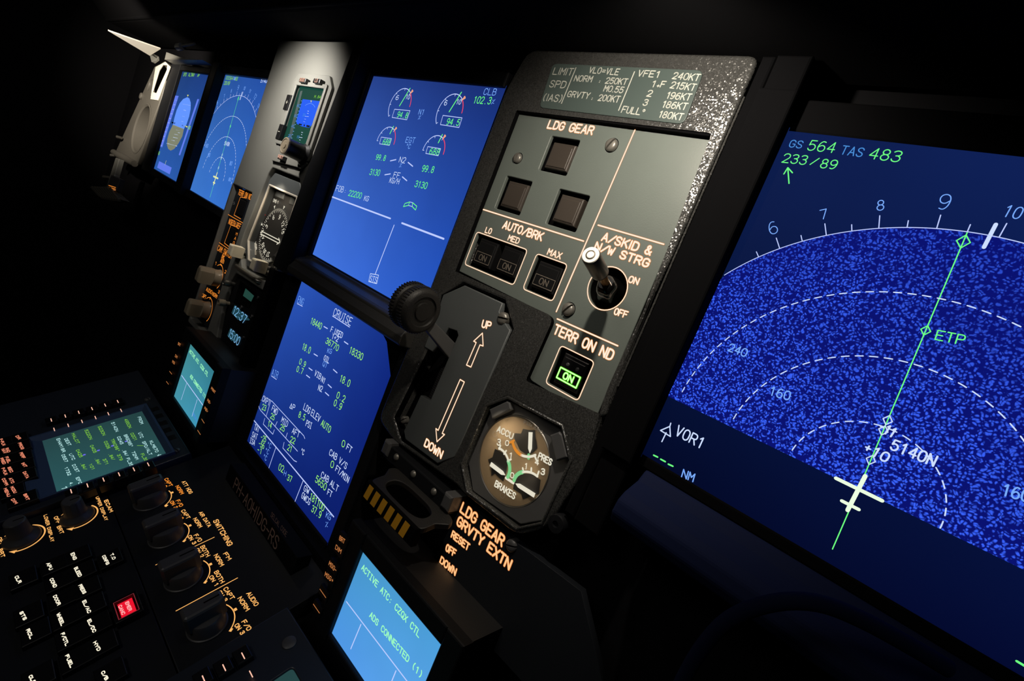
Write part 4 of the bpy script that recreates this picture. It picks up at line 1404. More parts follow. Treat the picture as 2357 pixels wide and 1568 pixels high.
xa, xb = fl[0], fr[0]
xm = (xa + xb) / 2
hw = (xb - xa) / 2
outer = rounded([(xa - 2, 0), (xb + 8, 0), (xb + 2, .85), (xb - 2, 1), (xa + 2, 1), (xa - 2, .85)], .12, 3)
mb = MB()
N = 48
oo, ii = [], []
for i in range(N):
    t = 2 * pi * i / N
    c_, s_ = cos(t), sin(t)
    # outer: rounded rectangle, inner: stadium
    ex = (abs(c_) ** .35) * (1 if c_ > 0 else -1)
    ey = (abs(s_) ** .35) * (1 if s_ > 0 else -1)
    xo = xm + ex * (hw + 3 + (3 if ey < 0 else -1))
    so = .5 + ey * .5
    xi = xm + (abs(c_) ** .6) * (1 if c_ > 0 else -1) * (hw - 4)
    si = .52 + (abs(s_) ** .8) * (1 if s_ > 0 else -1) * .28
    oo.append(tr3(xo, so))
    ii.append(tr3(xi, si))
th = Vector((0, -(hf - 6), yf - tray_y0)).normalized() * 3
if th.y > 0:
    th = -th
lo = [tuple(Vector(p) + th) for p in oo]
li = [tuple(Vector(p) + th) for p in ii]
fs = []
for i in range(N):
    j = (i + 1) % N
    fs += [(i, j, N + j, N + i), (2 * N + j, 2 * N + i, 3 * N + i, 3 * N + j), (j, i, 2 * N + i, 2 * N + j), (N + i, N + j, 3 * N + j, 3 * N + i)]
mb.add(oo + ii + lo + li, fs)
mb.build(gh, 'grip_tray', 'wheel', bev=.5)
f0, f1 = a2(225, 895, hf), a2(590, 1255, hf)
yb_ = (f0[1] + f1[1]) / 2
MB().box(xa - 2, xb + 1, yb_, yf + .5, hf - 4, hf, .8).build(gh, 'striped_bar', 'deep')
q = 6
for i in range(6):
    wds = (xb - xa - 2) / 6
    X = xa + wds * i
    MB().flat([(X - .6, yb_ + .8), (X + wds * .62 - .6, yb_ + .8), (X + wds * .62 + .8, yf - .3), (X + .8, yf - .3)], hf + .08).build(gh, 'yellow_stripe', 'yellow')

# ================================================================== standby instruments, left of centre
b1 = View(580, 120, 4.9)
b2 = View(200, 40, 3.564)
b3 = View(0, 1120, 7.127, PED, (0.87, -0.48))


def peg(view, base, tip, h0, frame=None):
    """height at which a stud standing on BASE shows its end at TIP"""
    b = view(*base, h0)
    best = min((hypot(view(*tip, h0 + i * .5)[0] - b[0], view(*tip, h0 + i * .5)[1] - b[1]), h0 + i * .5) for i in range(120))
    return b, best[1]


HS = 8.0
sm = Ctx('standby_panel_surround', 'pale grey moulded surround carrying the standby instruments, left of centre', 'panel', MAIN, -90, -80, 0)
DR = [(-96, -84), (-92, -78), (-42, -78), (-33, -88), (-33, -161), (-88, -164), (-104, -150), (-104, -137), (-98, -97)]
SP = [(-158, -104), (-113.5, -104), (-115, -235), (-158, -235)]
CK = [(-96, -171), (-40, -169), (-36, -176), (-36, -236), (-90, -236), (-100, -205), (-102, -182)]
slab(sm, 'moulding', 'left_grey', rounded([(-155, 26), (-27, 26), (-25, 8), (-30, -240), (-162, -240), (-158, -100), (-154, -60)], 3), -6, HS,
     [rounded(DR, 2), rounded(SP, 1.5), rounded(CK, 2)], bev=1.0)
MB().box(-160, -30, -240, -72, -14, -8).build(sm, 'backing_pan', 'deep')
po = Ctx('panel_post', 'black glossy post between the standby instruments and the engine screen', 'trim', MAIN, -20, -60, 0)
MB().prism([(-18, 26), (-5.5, 26), (-5.5, -146), (-30, -146), (-27, -91)], -4, 12.5, 1).build(po, 'post', 'bezel')
MB().prism([(-28, -149), (-27, -290), (-38, -290), (-38, -149)], -4, 10, 1).build(po, 'lower_post', 'deep')

# ---- standby attitude instrument
si = Ctx('standby_attitude_instrument', 'small grey instrument with a blue and green attitude screen, BUGS and LS keys', 'instrument', MAIN, -65, -36, HS)
slab(si, 'case', 'left_grey', rounded([(-93, -1), (-43, -.5), (-34, -9), (-35, -66), (-42, -71), (-92, -73), (-99.5, -64), (-99, -8)], 1.2), HS - .5, HS + 2.2,
     [rounded([(-88.5, -10.5), (-42, -10.5), (-42, -56), (-88.5, -56)], 1.5)], bev=.5)
slab(si, 'screen_frame', 'left_grey', rounded([(-93, -7.5), (-39, -7.5), (-38, -59), (-93, -59)], 2), HS + 2, HS + 3.6, [rounded(rect(-88, -42.3, -56, -11), 1)], bev=.6)
isc = MB().box(-89, -41.5, -57, -10, HS + .05, HS + .3).build(si, 'screen', 'isis_earth')
k = Ink(b1, HS + .4, .35, True)
k.fill('isis_sky', [(572, 530), (785, 556), (728, 810), (690, 808), (665, 832), (648, 852), (608, 848), (560, 838), (505, 808), (500, 775)])
k.fill('isis_dark', [(545, 440), (570, 435), (440, 990), (408, 975)])
for q in ([(530, 805), (565, 812), (560, 828), (527, 822)], [(585, 815), (597, 817), (595, 838), (583, 835)], [(617, 822), (655, 830), (648, 850), (612, 842)]):
    k.fill('deepk', q, .05)
k.fill('pfd_yellow', [(660, 545), (676, 547), (667, 572)], .05)
k.arc('crt_blue', (600, 602), (655, 580), (710, 622), .3)
for x, y, L_ in ((618, 725, 40), (600, 755, 14), (590, 785, 16), (630, 690, 14), (634, 665, 14), (565, 905, 16), (560, 930, 10), (550, 962, 36), (540, 990, 12), (532, 1020, 14)):
    k.l('crt_white', [(x - L_ / 2, y - 1), (x + L_ / 2, y + 3)], .35)
for i in range(14):
    k.l('crt_blue', [(790 - 11 * i, 565 + 37.5 * i), (800 - 11 * i, 567 + 37.5 * i)], .45)
for i in range(12):
    k.l('crt_blue', [(553 - 10 * i, 550 + 38 * i), (563 - 10 * i, 552 + 38 * i)], .4)
for s_, L, R in (('80', (505, 615), (535, 620)), ('60', (475, 730), (505, 735)), ('40', (440, 845), (470, 850)), ('20', (405, 955), (438, 960)), ('30', (780, 608), (800, 611)), ('36', (722, 805), (745, 808)), ('34', (665, 1000), (687, 1004)), ('10', (500, 968), (528, 972)), ('20', (570, 720), (595, 724))):
    k.t('crt_cyan', s_, L, R, 26)
k.t('mcdu_green', 'M.84', (700, 515), (770, 522), 28)
k.t('mcdu_green', '350', (662, 862), (705, 870), 30)
M['isis_dark'] = mat('tube_grey_strip', (.02, .03, .03, 1), .4, emit=hexc(40, 52, 52))  # grey strip down the left of the standby screen
k.done(si, isc)
for q, txt in (([(533, 288), (606, 292), (600, 342), (530, 335)], 'BUGS'), ([(690, 292), (768, 300), (760, 350), (686, 343)], 'LS')):
    hh = HS + 6
    x0, x1, ya, yb = box_of(b1, q, hh)
    kb = MB().box(x0, x1, ya, yb, HS + 1, hh, .5).build(si, 'push_key', 'key')
    m_ = MB()
    lay(m_, txt, ((x0 + x1) / 2 - len(txt) * .95, (ya + yb) / 2 - 1.1), ((x0 + x1) / 2 + len(txt) * .95, (ya + yb) / 2 - 1.1), 2.4, .5, hh + .1)
    m_.build(si, 'legend', 'backlit_pink', kb)
for q, txt in (([(392, 472), (440, 485), (392, 655), (350, 645)], '+'), ([(308, 805), (350, 815), (300, 985), (262, 975)], '-')):
    hh = HS + 4.5
    x0, x1, ya, yb = box_of(b1, q, hh)
    kb = MB().box(x0, x1, ya, yb, HS + 1, hh, .5).build(si, 'push_key', 'key')
    m_ = MB()
    xc, yc = (x0 + x1) / 2, (ya + yb) / 2
    m_.ribbon([(xc - 1.2, yc), (xc + 1.2, yc)], .5, hh + .1)
    if txt == '+':
        m_.ribbon([(xc, yc - 1.2), (xc, yc + 1.2)], .5, hh + .1)
    m_.build(si, 'legend', 'key_white', kb)
x0, x1, ya, yb = box_of(b1, [(290, 1150), (360, 1180), (345, 1225), (290, 1200)], HS + 5)
kb = MB().box(x0, x1, ya, yb, HS + 1, HS + 5, .5).build(si, 'push_key', 'key')
m_ = MB()
lay(m_, 'RST', (x0 + 1, ya + 1), (x1 - 1, ya + 1), 2.2, .5, HS + 5.1)
m_.build(si, 'legend', 'backlit_pink', kb)
sk_ = MB().lathe((-42, -60.5, HS), [(8.5, 0), (8.5, 2.5), (6.6, 4.5), (6.3, 12), (6.1, 16.6)], n=36, wob=lambda t, i: 1 + .012 * cos(18 * t)).build(si, 'setting_knob', 'key', smooth=True)
MB().lathe((-42, -60.5, HS + 16.4), [(6.1, 0), (6.3, .4), (6.2, 1.2), (5.2, 1.5), (4.6, 1.1), (3.4, 1.2), (2.0, 1.0), (1.9, 1.4), (.5, 1.4)], n=36).build(si, 'knob_cap', 'knob_tan', sk_, smooth=True)

spot('compass_wedge_light', (-72, -88, 16), (-74, -125, 0), 0.06, 130, 0.7, (1, .86, .66), 0.004)
# ---- radio magnetic indicator
rm = Ctx('compass_indicator', 'glass-fronted black compass card instrument with white numerals, below the standby screen', 'instrument', MAIN, -71.8, -128.8, 0)
slab(rm, 'case', 'soft_grey', rounded([(-97, -88), (-91, -81), (-45, -81), (-37, -89), (-37, -158), (-88, -161.5), (-101, -149), (-101, -137.5)], 1.5), -6, 5,
     [rounded([(-93.5, -92), (-42, -92), (-40, -155), (-88, -156), (-100, -142)], 1.5)], bev=.6)
gl_o = [(-93.5, -92), (-42, -92), (-40, -155), (-88, -156), (-100, -142)]
rim = MB()
g3 = [(x, y, 4.6) for x, y in gl_o]
rim.tube(g3 + [g3[0], g3[1]], 1.0, 8)
rim.build(rm, 'window_rim', 'glass_edge', smooth=True)
MB().prism(gl_o, -5, -1).build(rm, 'dial_plate', 'dial_black')
MB().prism(gl_o, 4.0, 4.4).build(rm, 'glass', 'pane')
cd = MB()
cd.lathe((-71.8, -128.8, -1), [(23.5, 0), (23.5, .6), (1, .6)], n=48)
card = cd.build(rm, 'compass_card', 'dial_black')
cx_, cy_ = -71.8, -128.8
tk = MB()
for i in range(72):
    a = rad(i * 5 + 12)
    L = 3.4 if i % 2 == 0 else 2.0
    tk.ribbon([(cx_ + (22.6 - L) * sin(a), cy_ + (22.6 - L) * cos(a)), (cx_ + 22.6 * sin(a), cy_ + 22.6 * cos(a))], .38, -.3, cap=False)
tk.build(rm, 'scale_mark', 'dial_lit', card, kind='stuff')
for s_, ctr in (('6', (885, 458)), ('9', (930, 443)), ('12', (963, 480)), ('3', (838, 515)), ('33', (792, 668)), ('30', (800, 735)), ('27', (828, 778)), ('N', (800, 590)), ('15', (965, 540))):
    c_ = Vector(z2(*ctr, 0))
    r_ = (c_ - Vector((cx_, cy_))).normalized()
    e_ = Vector((r_.y, -r_.x))
    c_ = Vector((cx_, cy_)) + r_ * 16.0
    m_ = MB()
    a_, b_ = c_ - e_ * (1.15 * len(s_)) - r_ * 1.8, c_ + e_ * (1.15 * len(s_)) - r_ * 1.8
    lay(m_, s_, tuple(a_), tuple(b_), 3.6, .5, -.3, mono=True)
    m_.build(rm, 'numeral', 'dial_lit', card)
for w_, hh, off in ((.8, .3, -1.2), (.8, .3, 1.2)):
    p_, q_ = Vector(z2(790, 555, .3)), Vector(z2(935, 630, .3))
    u_ = (q_ - p_).normalized()
    nn = Vector((-u_.y, u_.x)) * off
    MB().ribbon([tuple(p_ + nn), tuple(q_ + nn)], .7, .3).build(rm, 'bearing_pointer', 'dial_lit')
for (x, y) in ((790, 555), (935, 630)):
    p_ = z2(x, y, .3)
    u_ = Vector(z2(935, 630, .3)) - Vector(z2(790, 555, .3))
    u_.normalize()
    n_ = Vector((-u_.y, u_.x))
    b_ = Vector(p_)
    sg = -1 if x < 850 else 1
    MB().ribbon([tuple(b_ - u_ * 2.5 * sg * -1 * -1 + n_ * 2.6), tuple(b_ + u_ * 1.5 * sg), tuple(b_ - u_ * 2.5 * sg - n_ * 2.6)], .8, .32).build(rm, 'pointer_tip', 'dial_lit')
for a_ in (-38, 0, 45, -90):
    t_ = rad(a_ + 8)
    MB().flat([(cx_ + 23 * sin(t_), cy_ + 23 * cos(t_)), (cx_ + 26 * sin(t_ - .05), cy_ + 26 * cos(t_ - .05)), (cx_ + 26 * sin(t_ + .05), cy_ + 26 * cos(t_ + .05))], -.2).build(rm, 'index_mark', 'dial_lit')
MB().prism([z2(828, 320, 0), z2(845, 323, 0), z2(815, 412, 0), z2(800, 408, 0)], -.9, -.2).build(rm, 'warning_flag', 'red_flag')
for q in ([(915, 190), (985, 215), (965, 280), (895, 255)], [(1030, 240), (1070, 255), (1050, 330), (1010, 315)]):
    MB().prism([z2(x, y, 0) for x, y in q], -1.1, -.4, .2).build(rm, 'distance_window', 'soft_grey')
k = Ink(z2, -.2, .45)
k.t('dial_lit', 'DME-1', (885, 300), (925, 318), 22)
k.t('dial_lit', 'VOR', (735, 640), (742, 700), 20)
k.done(rm)
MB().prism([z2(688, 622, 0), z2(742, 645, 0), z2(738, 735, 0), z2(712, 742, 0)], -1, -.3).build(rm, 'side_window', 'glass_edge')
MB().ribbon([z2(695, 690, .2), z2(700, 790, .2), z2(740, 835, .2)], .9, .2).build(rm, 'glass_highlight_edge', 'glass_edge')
for bs, tp, mm in (((650, 725), (608, 690), 'cream'), ((840, 845), (815, 825), 'cream')):
    b_, hh = peg(z2, bs, tp, 5)
    hh = max(hh, 12)
    kb_ = MB().box(b_[0] - 4.2, b_[0] + 4.2, b_[1] - 4.5, b_[1] + 4.5, 7, hh + 5, 1.0).build(rm, 'selector_knob', mm)
    MB().lathe((b_[0], b_[1], 3), [(1.6, 0), (1.6, 5)], n=14).build(rm, 'knob_shaft', 'metal', kb_, smooth=True)
hb = Ctx('grab_rail', 'short polished grey rail under the compass indicator', 'rail', MAIN, -73, -164.3, 6)
MB().tube([(-96, -164.8, 6), (-94.5, -164.8, 9.5), (-92, -164.8, 10.5), (-52, -164.3, 10.5), (-49.5, -164.3, 9.5), (-48, -164.3, 6)], 1.7, 12).build(hb, 'rail', 'metal', smooth=True)

# ---- clock
ck = Ctx('cockpit_clock', 'dark clock with cyan digits 12:37 and 15:00 under the compass indicator', 'clock', MAIN, -68, -205, 0)
slab(ck, 'case', 'bezel', rounded([(-94, -174), (-44, -171.5), (-39, -177), (-39, -234), (-88, -234), (-97, -205), (-99, -184)], 1.5), -6, 6, [], bev=.8)
MB().prism([a3(x, y, 6.2) for x, y in [(1000, 560), (1250, 770), (1130, 980), (900, 900)]], 5.8, 6.2, .2).build(ck, 'upper_window', 'deep')
MB().prism([a3(x, y, 6.3) for x, y in [(1080, 680), (1205, 790), (1160, 880), (1040, 790)]], 6.1, 6.3).build(ck, 'chrono_screen', 'teal_face')
for q, txt, L, R in (([(915, 930), (1135, 1145), (1128, 1160), (960, 1150), (868, 1048)], '12:37', (878, 1050), (1068, 1190)), ([(850, 1275), (1000, 1425), (985, 1472), (868, 1470), (805, 1390)], '15:00', (815, 1395), (975, 1500))):
    fc = MB().prism([a3(x, y, 6.3) for x, y in q], 6.0, 6.3).build(ck, 'time_screen', 'clock_face')
    m_ = MB()
    p_, q_ = a3(*L, 6.4), a3(*R, 6.4)
    lay(m_, txt, p_, (q_[0], p_[1]), 7.0, .8, 6.4, slant=.1)
    m_.build(ck, 'digits', 'clock_digit', fc, kind='stuff')
for x, y, r in ((1270, 818, 1.5), (1175, 1105, 1.6), (1050, 1420, 1.2), (1020, 965, 1.6)):
    p_ = a3(x, y, 6.5)
    MB().lathe((p_[0], p_[1], 5), [(r, 0), (r, 2), (r * .7, 2.5), (r * .6, 1.8)], n=14).build(ck, 'push_key', 'knob', smooth=True)
for bs, tp in (((905, 620), (830, 590)), ((830, 915), (700, 885))):
    b_, hh = peg(a3, bs, tp, 6)
    MB().lathe((b_[0], b_[1], 5), [(2.0, 0), (2.0, 4), (3.0, 4.5), (2.9, max(hh - 5, 9)), (2.0, max(hh - 5, 9) + .6), (1.6, max(hh - 5, 9) - 1)], n=20).build(ck, 'setting_knob', 'metal' if tp[0] > 800 else 'knob_tan', smooth=True)

# ---- terrain, north reference and screen switching panel
es = Ctx('display_switching_unit', 'narrow black panel with amber TERR ON ND and NORTH REF labels and two beige knobs', 'control panel', MAIN, -136, -165, 0)
HE = 4.0
slab(es, 'faceplate', 'dark_board', rounded([(-156.5, -105.5), (-115, -105.5), (-116.5, -233), (-156.5, -233)], 1), -4, HE, bev=.5)
k = Ink(z2, HE + .1, .6)
k.t('backlit_orange', 'TERR ON ND', (597, 240), (700, 285), 38)
k.t('backlit_orange', 'NORTH REF', (518, 480), (612, 527), 38)
k.t('backlit_orange', 'ECAM SWITCHING', (415, 690), (572, 790), 40)
k.l('backlit_orange', ((510, 402), (655, 485)), .5)
k.l('backlit_orange', ((432, 628), (553, 712)), .5)
k.l('backlit_orange', ((668, 272), (618, 262), (565, 410), (620, 442)), .5)
k.l('backlit_orange', ((590, 506), (540, 492), (486, 640), (540, 682)), .5)
for s_, x, y in (('M', 583, 575), ('A', 572, 610), ('G', 560, 648)):
    k.t('backlit_orange', s_, (x - 6, y), (x + 6, y + 5), 22, wd=.4)
k.t('backlit_orange', 'DMC', (462, 762), (482, 775), 26, wd=.5)
k.t('backlit_orange', 'AUTO', (452, 795), (478, 810), 26, wd=.5)
for s_, x, y in (('1', 408, 815), ('2', 487, 885), ('3', 433, 1050)):
    k.t('backlit_orange', s_, (x, y), (x + 9, y + 5), 22, wd=.4)
k.t('backlit_orange', 'CAPT', (300, 1080), (330, 1100), 26, wd=.5)
k.t('backlit_orange', 'AUDIO', (335, 1030), (380, 1060), 26, wd=.5)
k.t('backlit_orange', 'NORM', (385, 1068), (422, 1095), 26, wd=.5)
for a_, b_, c_ in (((430, 825), (475, 880), (425, 1010)), ((340, 1095), (385, 1180), (340, 1280))):
    k.arc('backlit_orange', a_, b_, c_, .55)
k.l('backlit_orange', ((455, 812), (468, 830)), .8)
k.l('backlit_orange', ((372, 1085), (368, 1100)), .8)
k.done(es)
for q in ([(628, 270), (675, 290), (625, 430), (575, 405)], [(545, 498), (592, 518), (545, 675), (495, 640)]):
    x0, x1, ya, yb = box_of(z2, q, HE)
    MB().box(x0 - .5, x1 + 1.5, ya, yb, 1, HE + .05).build(es, 'button_well', 'deep')
    MB().box(x0 + .6, x1 + .6, ya + 1.2, yb - 1.2, 0, HE + .5, .6).build(es, 'push_button', 'key')
p_ = z2(565, 318, HE)
screw(es, p_[0], p_[1], HE, 1.8, .6, m='knob')
for nb, (bs, tp) in enumerate((((438, 930), (275, 905)), ((345, 1190), (185, 1170)))):
    b_, hh = peg(z2, bs, tp, HE)
    hh = min(max(hh, 18), 28)
    R_ = 7.6
    mb = MB().lathe((b_[0], b_[1], HE), [(R_ + .6, 0), (R_, 1.5), (R_ * .96, 6)], n=28)
    kn_ = mb.build(es, 'rotary_knob', 'knob_tan', smooth=True)
    gr = MB().prism([(b_[0] + u * R_ * .95, b_[1] + v * R_) for u, v in ((-.35, .98), (.35, .98), (.62, .55), (.62, -.9), (-.62, -.9), (-.62, .55))], HE + 5, hh + 1, 1.6)
    gr.build(es, 'grip', 'knob_tan', kn_)

# ================================================================== datalink displays
ZD = 25.0
def datalink(name, label, x0, y1_, hbl):
    R = (x0, x0 + 65, y1_ - 49.5, y1_)
    c, s_ = display(name, label, R, ((13, 3), (11, hbl), (9, 2.5), (4, 2.5)), [(70, 150, 195), (76, 160, 220), (78, 152, 232), (95, 165, 240)], group='datalink message displays', z=ZD)
    return c, s_


d2, d2s = datalink('datalink_display', 'light blue message screen reading ACTIVE ATC at the bottom of the picture', *w2(762, 403, ZD), 3)
k = Ink(w2, ZD + .12, .55, True)
k.t('dc_text', 'ACTIVE ATC: CZQX CTL', (737, 578), (1243, 1183), 44)
k.t('dc_text', 'ADS CONNECTED (1)', (808, 998), (1264, 1545), 44)
k.l('crt_line', ((605, 866), (1145, 1575)), .6)
k.l('crt_line', ((733, 1067), (643, 1283)), .6)
k.l('crt_line', ((1043, 1478), (985, 1620)), .6)
k.done(d2, d2s)
for s_, L, R in (('BRT', (540, 318), (584, 353)), ('DIM', (505, 397), (552, 441)), ('MSG-', (447, 540), (508, 608)), ('MSG+', (412, 637), (483, 702))):
    x_, y_ = w2((L[0] + R[0]) / 2, (L[1] + R[1]) / 2, ZD + 4.2)
    sk2 = MB().box(x_ - 4.2, x_ + 4.2, y_ - 2.2, y_ + 3.6, ZD + 2, ZD + 4.1, .4).build(d2, 'side_key', 'key')
    kk = Ink(w2, ZD + 4.2, .38)
    kk.t('backlit_dim', s_, L, R, 32)
    kk.done(d2, sk2)
for L, R in (((370, 755), (422, 830)), ((312, 888), (366, 967))):
    x_, y_ = w2((L[0] + R[0]) / 2, (L[1] + R[1]) / 2, ZD + 4.2)
    sk2 = MB().box(x_ - 4.2, x_ + 4.2, y_ - 2.6, y_ + 2.6, ZD + 2, ZD + 4.1, .4).build(d2, 'side_key', 'key')
    kk = Ink(w2, ZD + 4.2, .4)
    kk.l('backlit_dim', (L, R), .4)
    kk.done(d2, sk2)

d1, d1s = datalink('datalink_display', 'small distant turquoise message screen reading ACTIVE ATC, left of the lower centre screen', *y5m(1500, 27, ZD), 4)
M['datalink_display_face'] = M['datalink_display_face']
d1s.data.materials[0] = screen_mat('turquoise_tube', [hexc(*q) for q in ((62, 135, 140), (50, 120, 135), (70, 150, 170), (62, 150, 185))])
k = Ink(y5m, ZD + .12, .6, True)
k.t('dc_text', 'ACTIVE ATC: CZQX CTL', (1485, 105), (1626, 297), 22)
k.t('dc_text', 'ADS CONNECTED (1)', (1490, 300), (1608, 470), 22)
k.l('crt_line', ((1425, 288), (1592, 522)), .7)
k.l('crt_line', ((1463, 352), (1421, 478)), .6)
k.l('crt_line', ((1547, 478), (1506, 608)), .6)
k.t('crt_cyan', 'RECALL', (1512, 598), (1545, 655), 18, wd=.5)
k.done(d1, d1s)
k = Ink(y5m, ZD + 4.1, .45)
for s_, L, R in (('PRINT', (1655, 395), (1685, 430)), ('PGE-', (1625, 488), (1648, 515)), ('PGE+', (1602, 550), (1628, 580)), ('BRT', (1395, 45), (1413, 60)), ('DIM', (1372, 140), (1388, 155)), ('MSG', (1350, 185), (1368, 202))):
    k.t('backlit_dim', s_, L, R, 16)
for L, R in (((1582, 630), (1602, 662)), ((1550, 718), (1572, 752)), ((1330, 255), (1348, 278)), ((1305, 335), (1322, 357))):
    k.l('backlit_dim', (L, R), .55)
k.done(d1)

# ================================================================== registration strip at the foot of the panel
rg = Ctx('registration_strip', 'dark strip with faint registration letters at the foot of the lower centre screen', 'placard', MAIN, 70, -292, 15)
MB().box(20, 128, -298.5, -284.5, 10, 19.9, .5).build(rg, 'strip', 'board')
k = Ink(View(180, 1000, 3.1365, MAIN, (.2, -1)), 20.0, .6)
k.t('reg_print', 'PH-AOH|DG-RS', (1118, 385), (1425, 835), 80, wd=.9)
k.t('reg_print', 'SELCAL CODE', (1388, 590), (1500, 742), 34, wd=.3)
k.done(rg)
pdx = Ctx('pedestal_front_cover', 'black sloping cover where the pedestal meets the instrument panel', 'cover', MAIN, 60, -300, 0)
MB().hexa([(-160, -284, -10), (290, -284, -10), (290, -330, -10), (-160, -330, -10), (-160, -284.5, 6), (290, -284.5, 6), (290, -330, 9), (-160, -330, 9)]).build(pdx, 'cover', 'board')

# ================================================================== pedestal
pc = Ctx('pedestal', 'black centre pedestal box under the control panels', 'console', PED, 65, -120, -60)
MB().box(-172, 300, -420, -4, -140, -12.5).build(pc, 'box', 'board', bev=2)

# ---- switching panel
PX0, PX1 = -16.6, 148.5
sw = Ctx('switching_unit', 'dark SWITCHING panel with four rotary knobs in a row and amber legends', 'control panel', PED, 65, -30, -3)
yb0 = (w1(935, 240)[1] + w1(1330, 1330)[1]) / 2
HW = -.2
slab(sw, 'faceplate', 'dark_board', rect(PX0, PX1, yb0 + .6, -6), -10, HW, bev=.5)
k = Ink(w3, HW + .1, .5)
for s_, L, R, H, wd in (('SWITCHING', (975, 626), (1083, 808), 34, .62), ('AIR DATA', (872, 566), (938, 670), 24, .5), ('NORM', (830, 612), (872, 675), 26, .5), ('ATT HDG', (748, 344), (803, 430), 24, .5),
                        ('NORM', (703, 377), (740, 434), 24, .5), ('CAPT', (622, 324), (658, 378), 24, .5), ('ON 3', (588, 340), (620, 387), 24, .5), ('F/O', (705, 481), (734, 524), 26, .5), ('ON 3', (662, 489), (697, 538), 24, .5),
                        ('CAPT', (743, 553), (785, 612), 26, .5), ('ON 3', (705, 571), (737, 618), 26, .5), ('F/O', (835, 731), (870, 777), 28, .5), ('ON 3', (790, 739), (830, 796), 26, .5),
                        ('BOTH', (882, 813), (925, 886), 30, .5), ('ON 2', (843, 834), (883, 891), 28, .5), ('FM', (1048, 864), (1082, 910), 28, .5), ('NORM', (980, 876), (1026, 954), 30, .5),
                        ('BOTH', (982, 996), (1030, 1076), 30, .5), ('ON 1', (945, 1031), (988, 1096), 28, .5), ('CAPT', (1048, 1117), (1102, 1196), 32, .5), ('ON 3', (1005, 1142), (1053, 1211), 30, .5),
                        ('AUDIO', (1215, 1151), (1276, 1242), 32, .5), ('NORM', (1152, 1187), (1211, 1277), 32, .5), ('F/O', (1180, 1356), (1223, 1420), 34, .5), ('ON 3', (1128, 1381), (1177, 1449), 32, .5)):
    k.t('backlit_orange' if R[0] < 760 else 'backlit_amber2', s_, L, R, H, wd=wd)
lit('backlit_amber2', (255, 186, 105), .95)
for pts in (((780, 838), (982, 743)), ((560, 943), (640, 906)), ((707, 1275), (1150, 1037))):
    k.l('backlit_amber2', pts, .5)
KN = []
for a_, b_, c_, top, sq in (((655, 408), (672, 452), (625, 515), (470, 385), ((675, 422), (634, 515))), ((765, 643), (800, 700), (762, 768), (580, 635), ((804, 660), (763, 768))),
                            ((905, 913), (950, 990), (915, 1066), (735, 905), ((952, 940), (915, 1066))), ((1058, 1227), (1130, 1310), (1097, 1412), (880, 1250), ((1131, 1267), (1099, 1412)))):
    ci = k.arc('backlit_amber2', a_, b_, c_, .55)
    for q in sq:
        p_ = w3(*q, HW + .1)
        u_ = Vector((p_[0] - ci[0][0], p_[1] - ci[0][1])).normalized()
        v_ = Vector((-u_.y, u_.x))
        k.new('backlit_amber2', 'tick')[0].flat([tuple(Vector(p_) + u_ * a + v_ * b) for a, b in ((-.4, -.9), (1.0, -.9), (1.0, .9), (-.4, .9))], HW + .12)
    KN.append((ci[0], ci[1], top))
k.done(sw)
rk_ = sorted(q[1] for q in KN)[1]
for c_, r_, top in KN:
    r_ = min(r_, 11.5) * .86
    H_ = 17.0
    x_, y_ = c_
    mb = MB().lathe((x_, y_, HW), [(r_, 0), (r_, .9), (r_ * .94, 1.2), (r_ * .9, 2.6), (r_ * .86, 7.5), (r_ * .80, 8.6), (r_ * .5, 9)], n=36)
    kb = mb.build(sw, 'rotary_knob', 'knob', smooth=True)
    gp_ = [(x_ + r_ * u, y_ + r_ * v) for u, v in ((-.30, 1.0), (.30, 1.0), (.46, .7), (.46, -.82), (.34, -.95), (-.34, -.95), (-.46, -.82), (-.46, .7))]
    MB().prism(gp_, HW + 6, HW + H_, 1.5).build(sw, 'grip', 'knob', kb)
    MB().box(x_ - .45, x_ + .45, y_ + r_ * .1, y_ + r_ * .86, HW + H_ - .6, HW + H_ + .03).build(sw, 'pointer_groove', 'deep', kb)

# ---- warning system control panel
ec = Ctx('warning_control_unit', 'black ECAM key panel with lit page keys and a red EMER CANC key', 'control panel', PED, 65, -110, -2)
slab(ec, 'faceplate', 'dark_board', rect(PX0, PX1, -330, yb0), -10, 0, bev=.5)
k = Ink(w1, .1, .5)
for s_, L, R, H, wd in (('ECAM', (832, 114), (876, 206), 26, .55), ('UPPER DISPLAY', (764, 87), (838, 273), 22, .42), ('LOWER DISPLAY', (350, 232), (407, 443), 24, .42),
                        ('OFF', (430, 247), (455, 298), 28, .45), ('BRT', (455, 322), (482, 380), 28, .45), ('OFF', (-18, 416), (8, 472), 28, .45), ('BRT', (-10, 506), (12, 568), 28, .45)):
    k.t('backlit_amber2', s_, L, R, H, wd=wd)
k.v = b3
KE = []
for a_, b_, c_, top, ah, st in (((1508, 314), (1600, 420), (1215, 688), (1165, 215), ((1215, 670), (1085, 700), (1180, 722)), ((995, 480), (1055, 435), (1045, 462))),
                                ((540, 634), (737, 740), (275, 1065), (200, 580), ((282, 1042), (143, 1073), (235, 1098)), ((68, 822), (92, 805), (96, 825)))):
    ci = k.arc('backlit_amber2', a_, b_, c_, .8)
    k.fill('backlit_amber2', ah)
    k.fill('backlit_amber2', st)
    KE.append((ci[0], ci[1], top))
k.v = w1
k.done(ec)
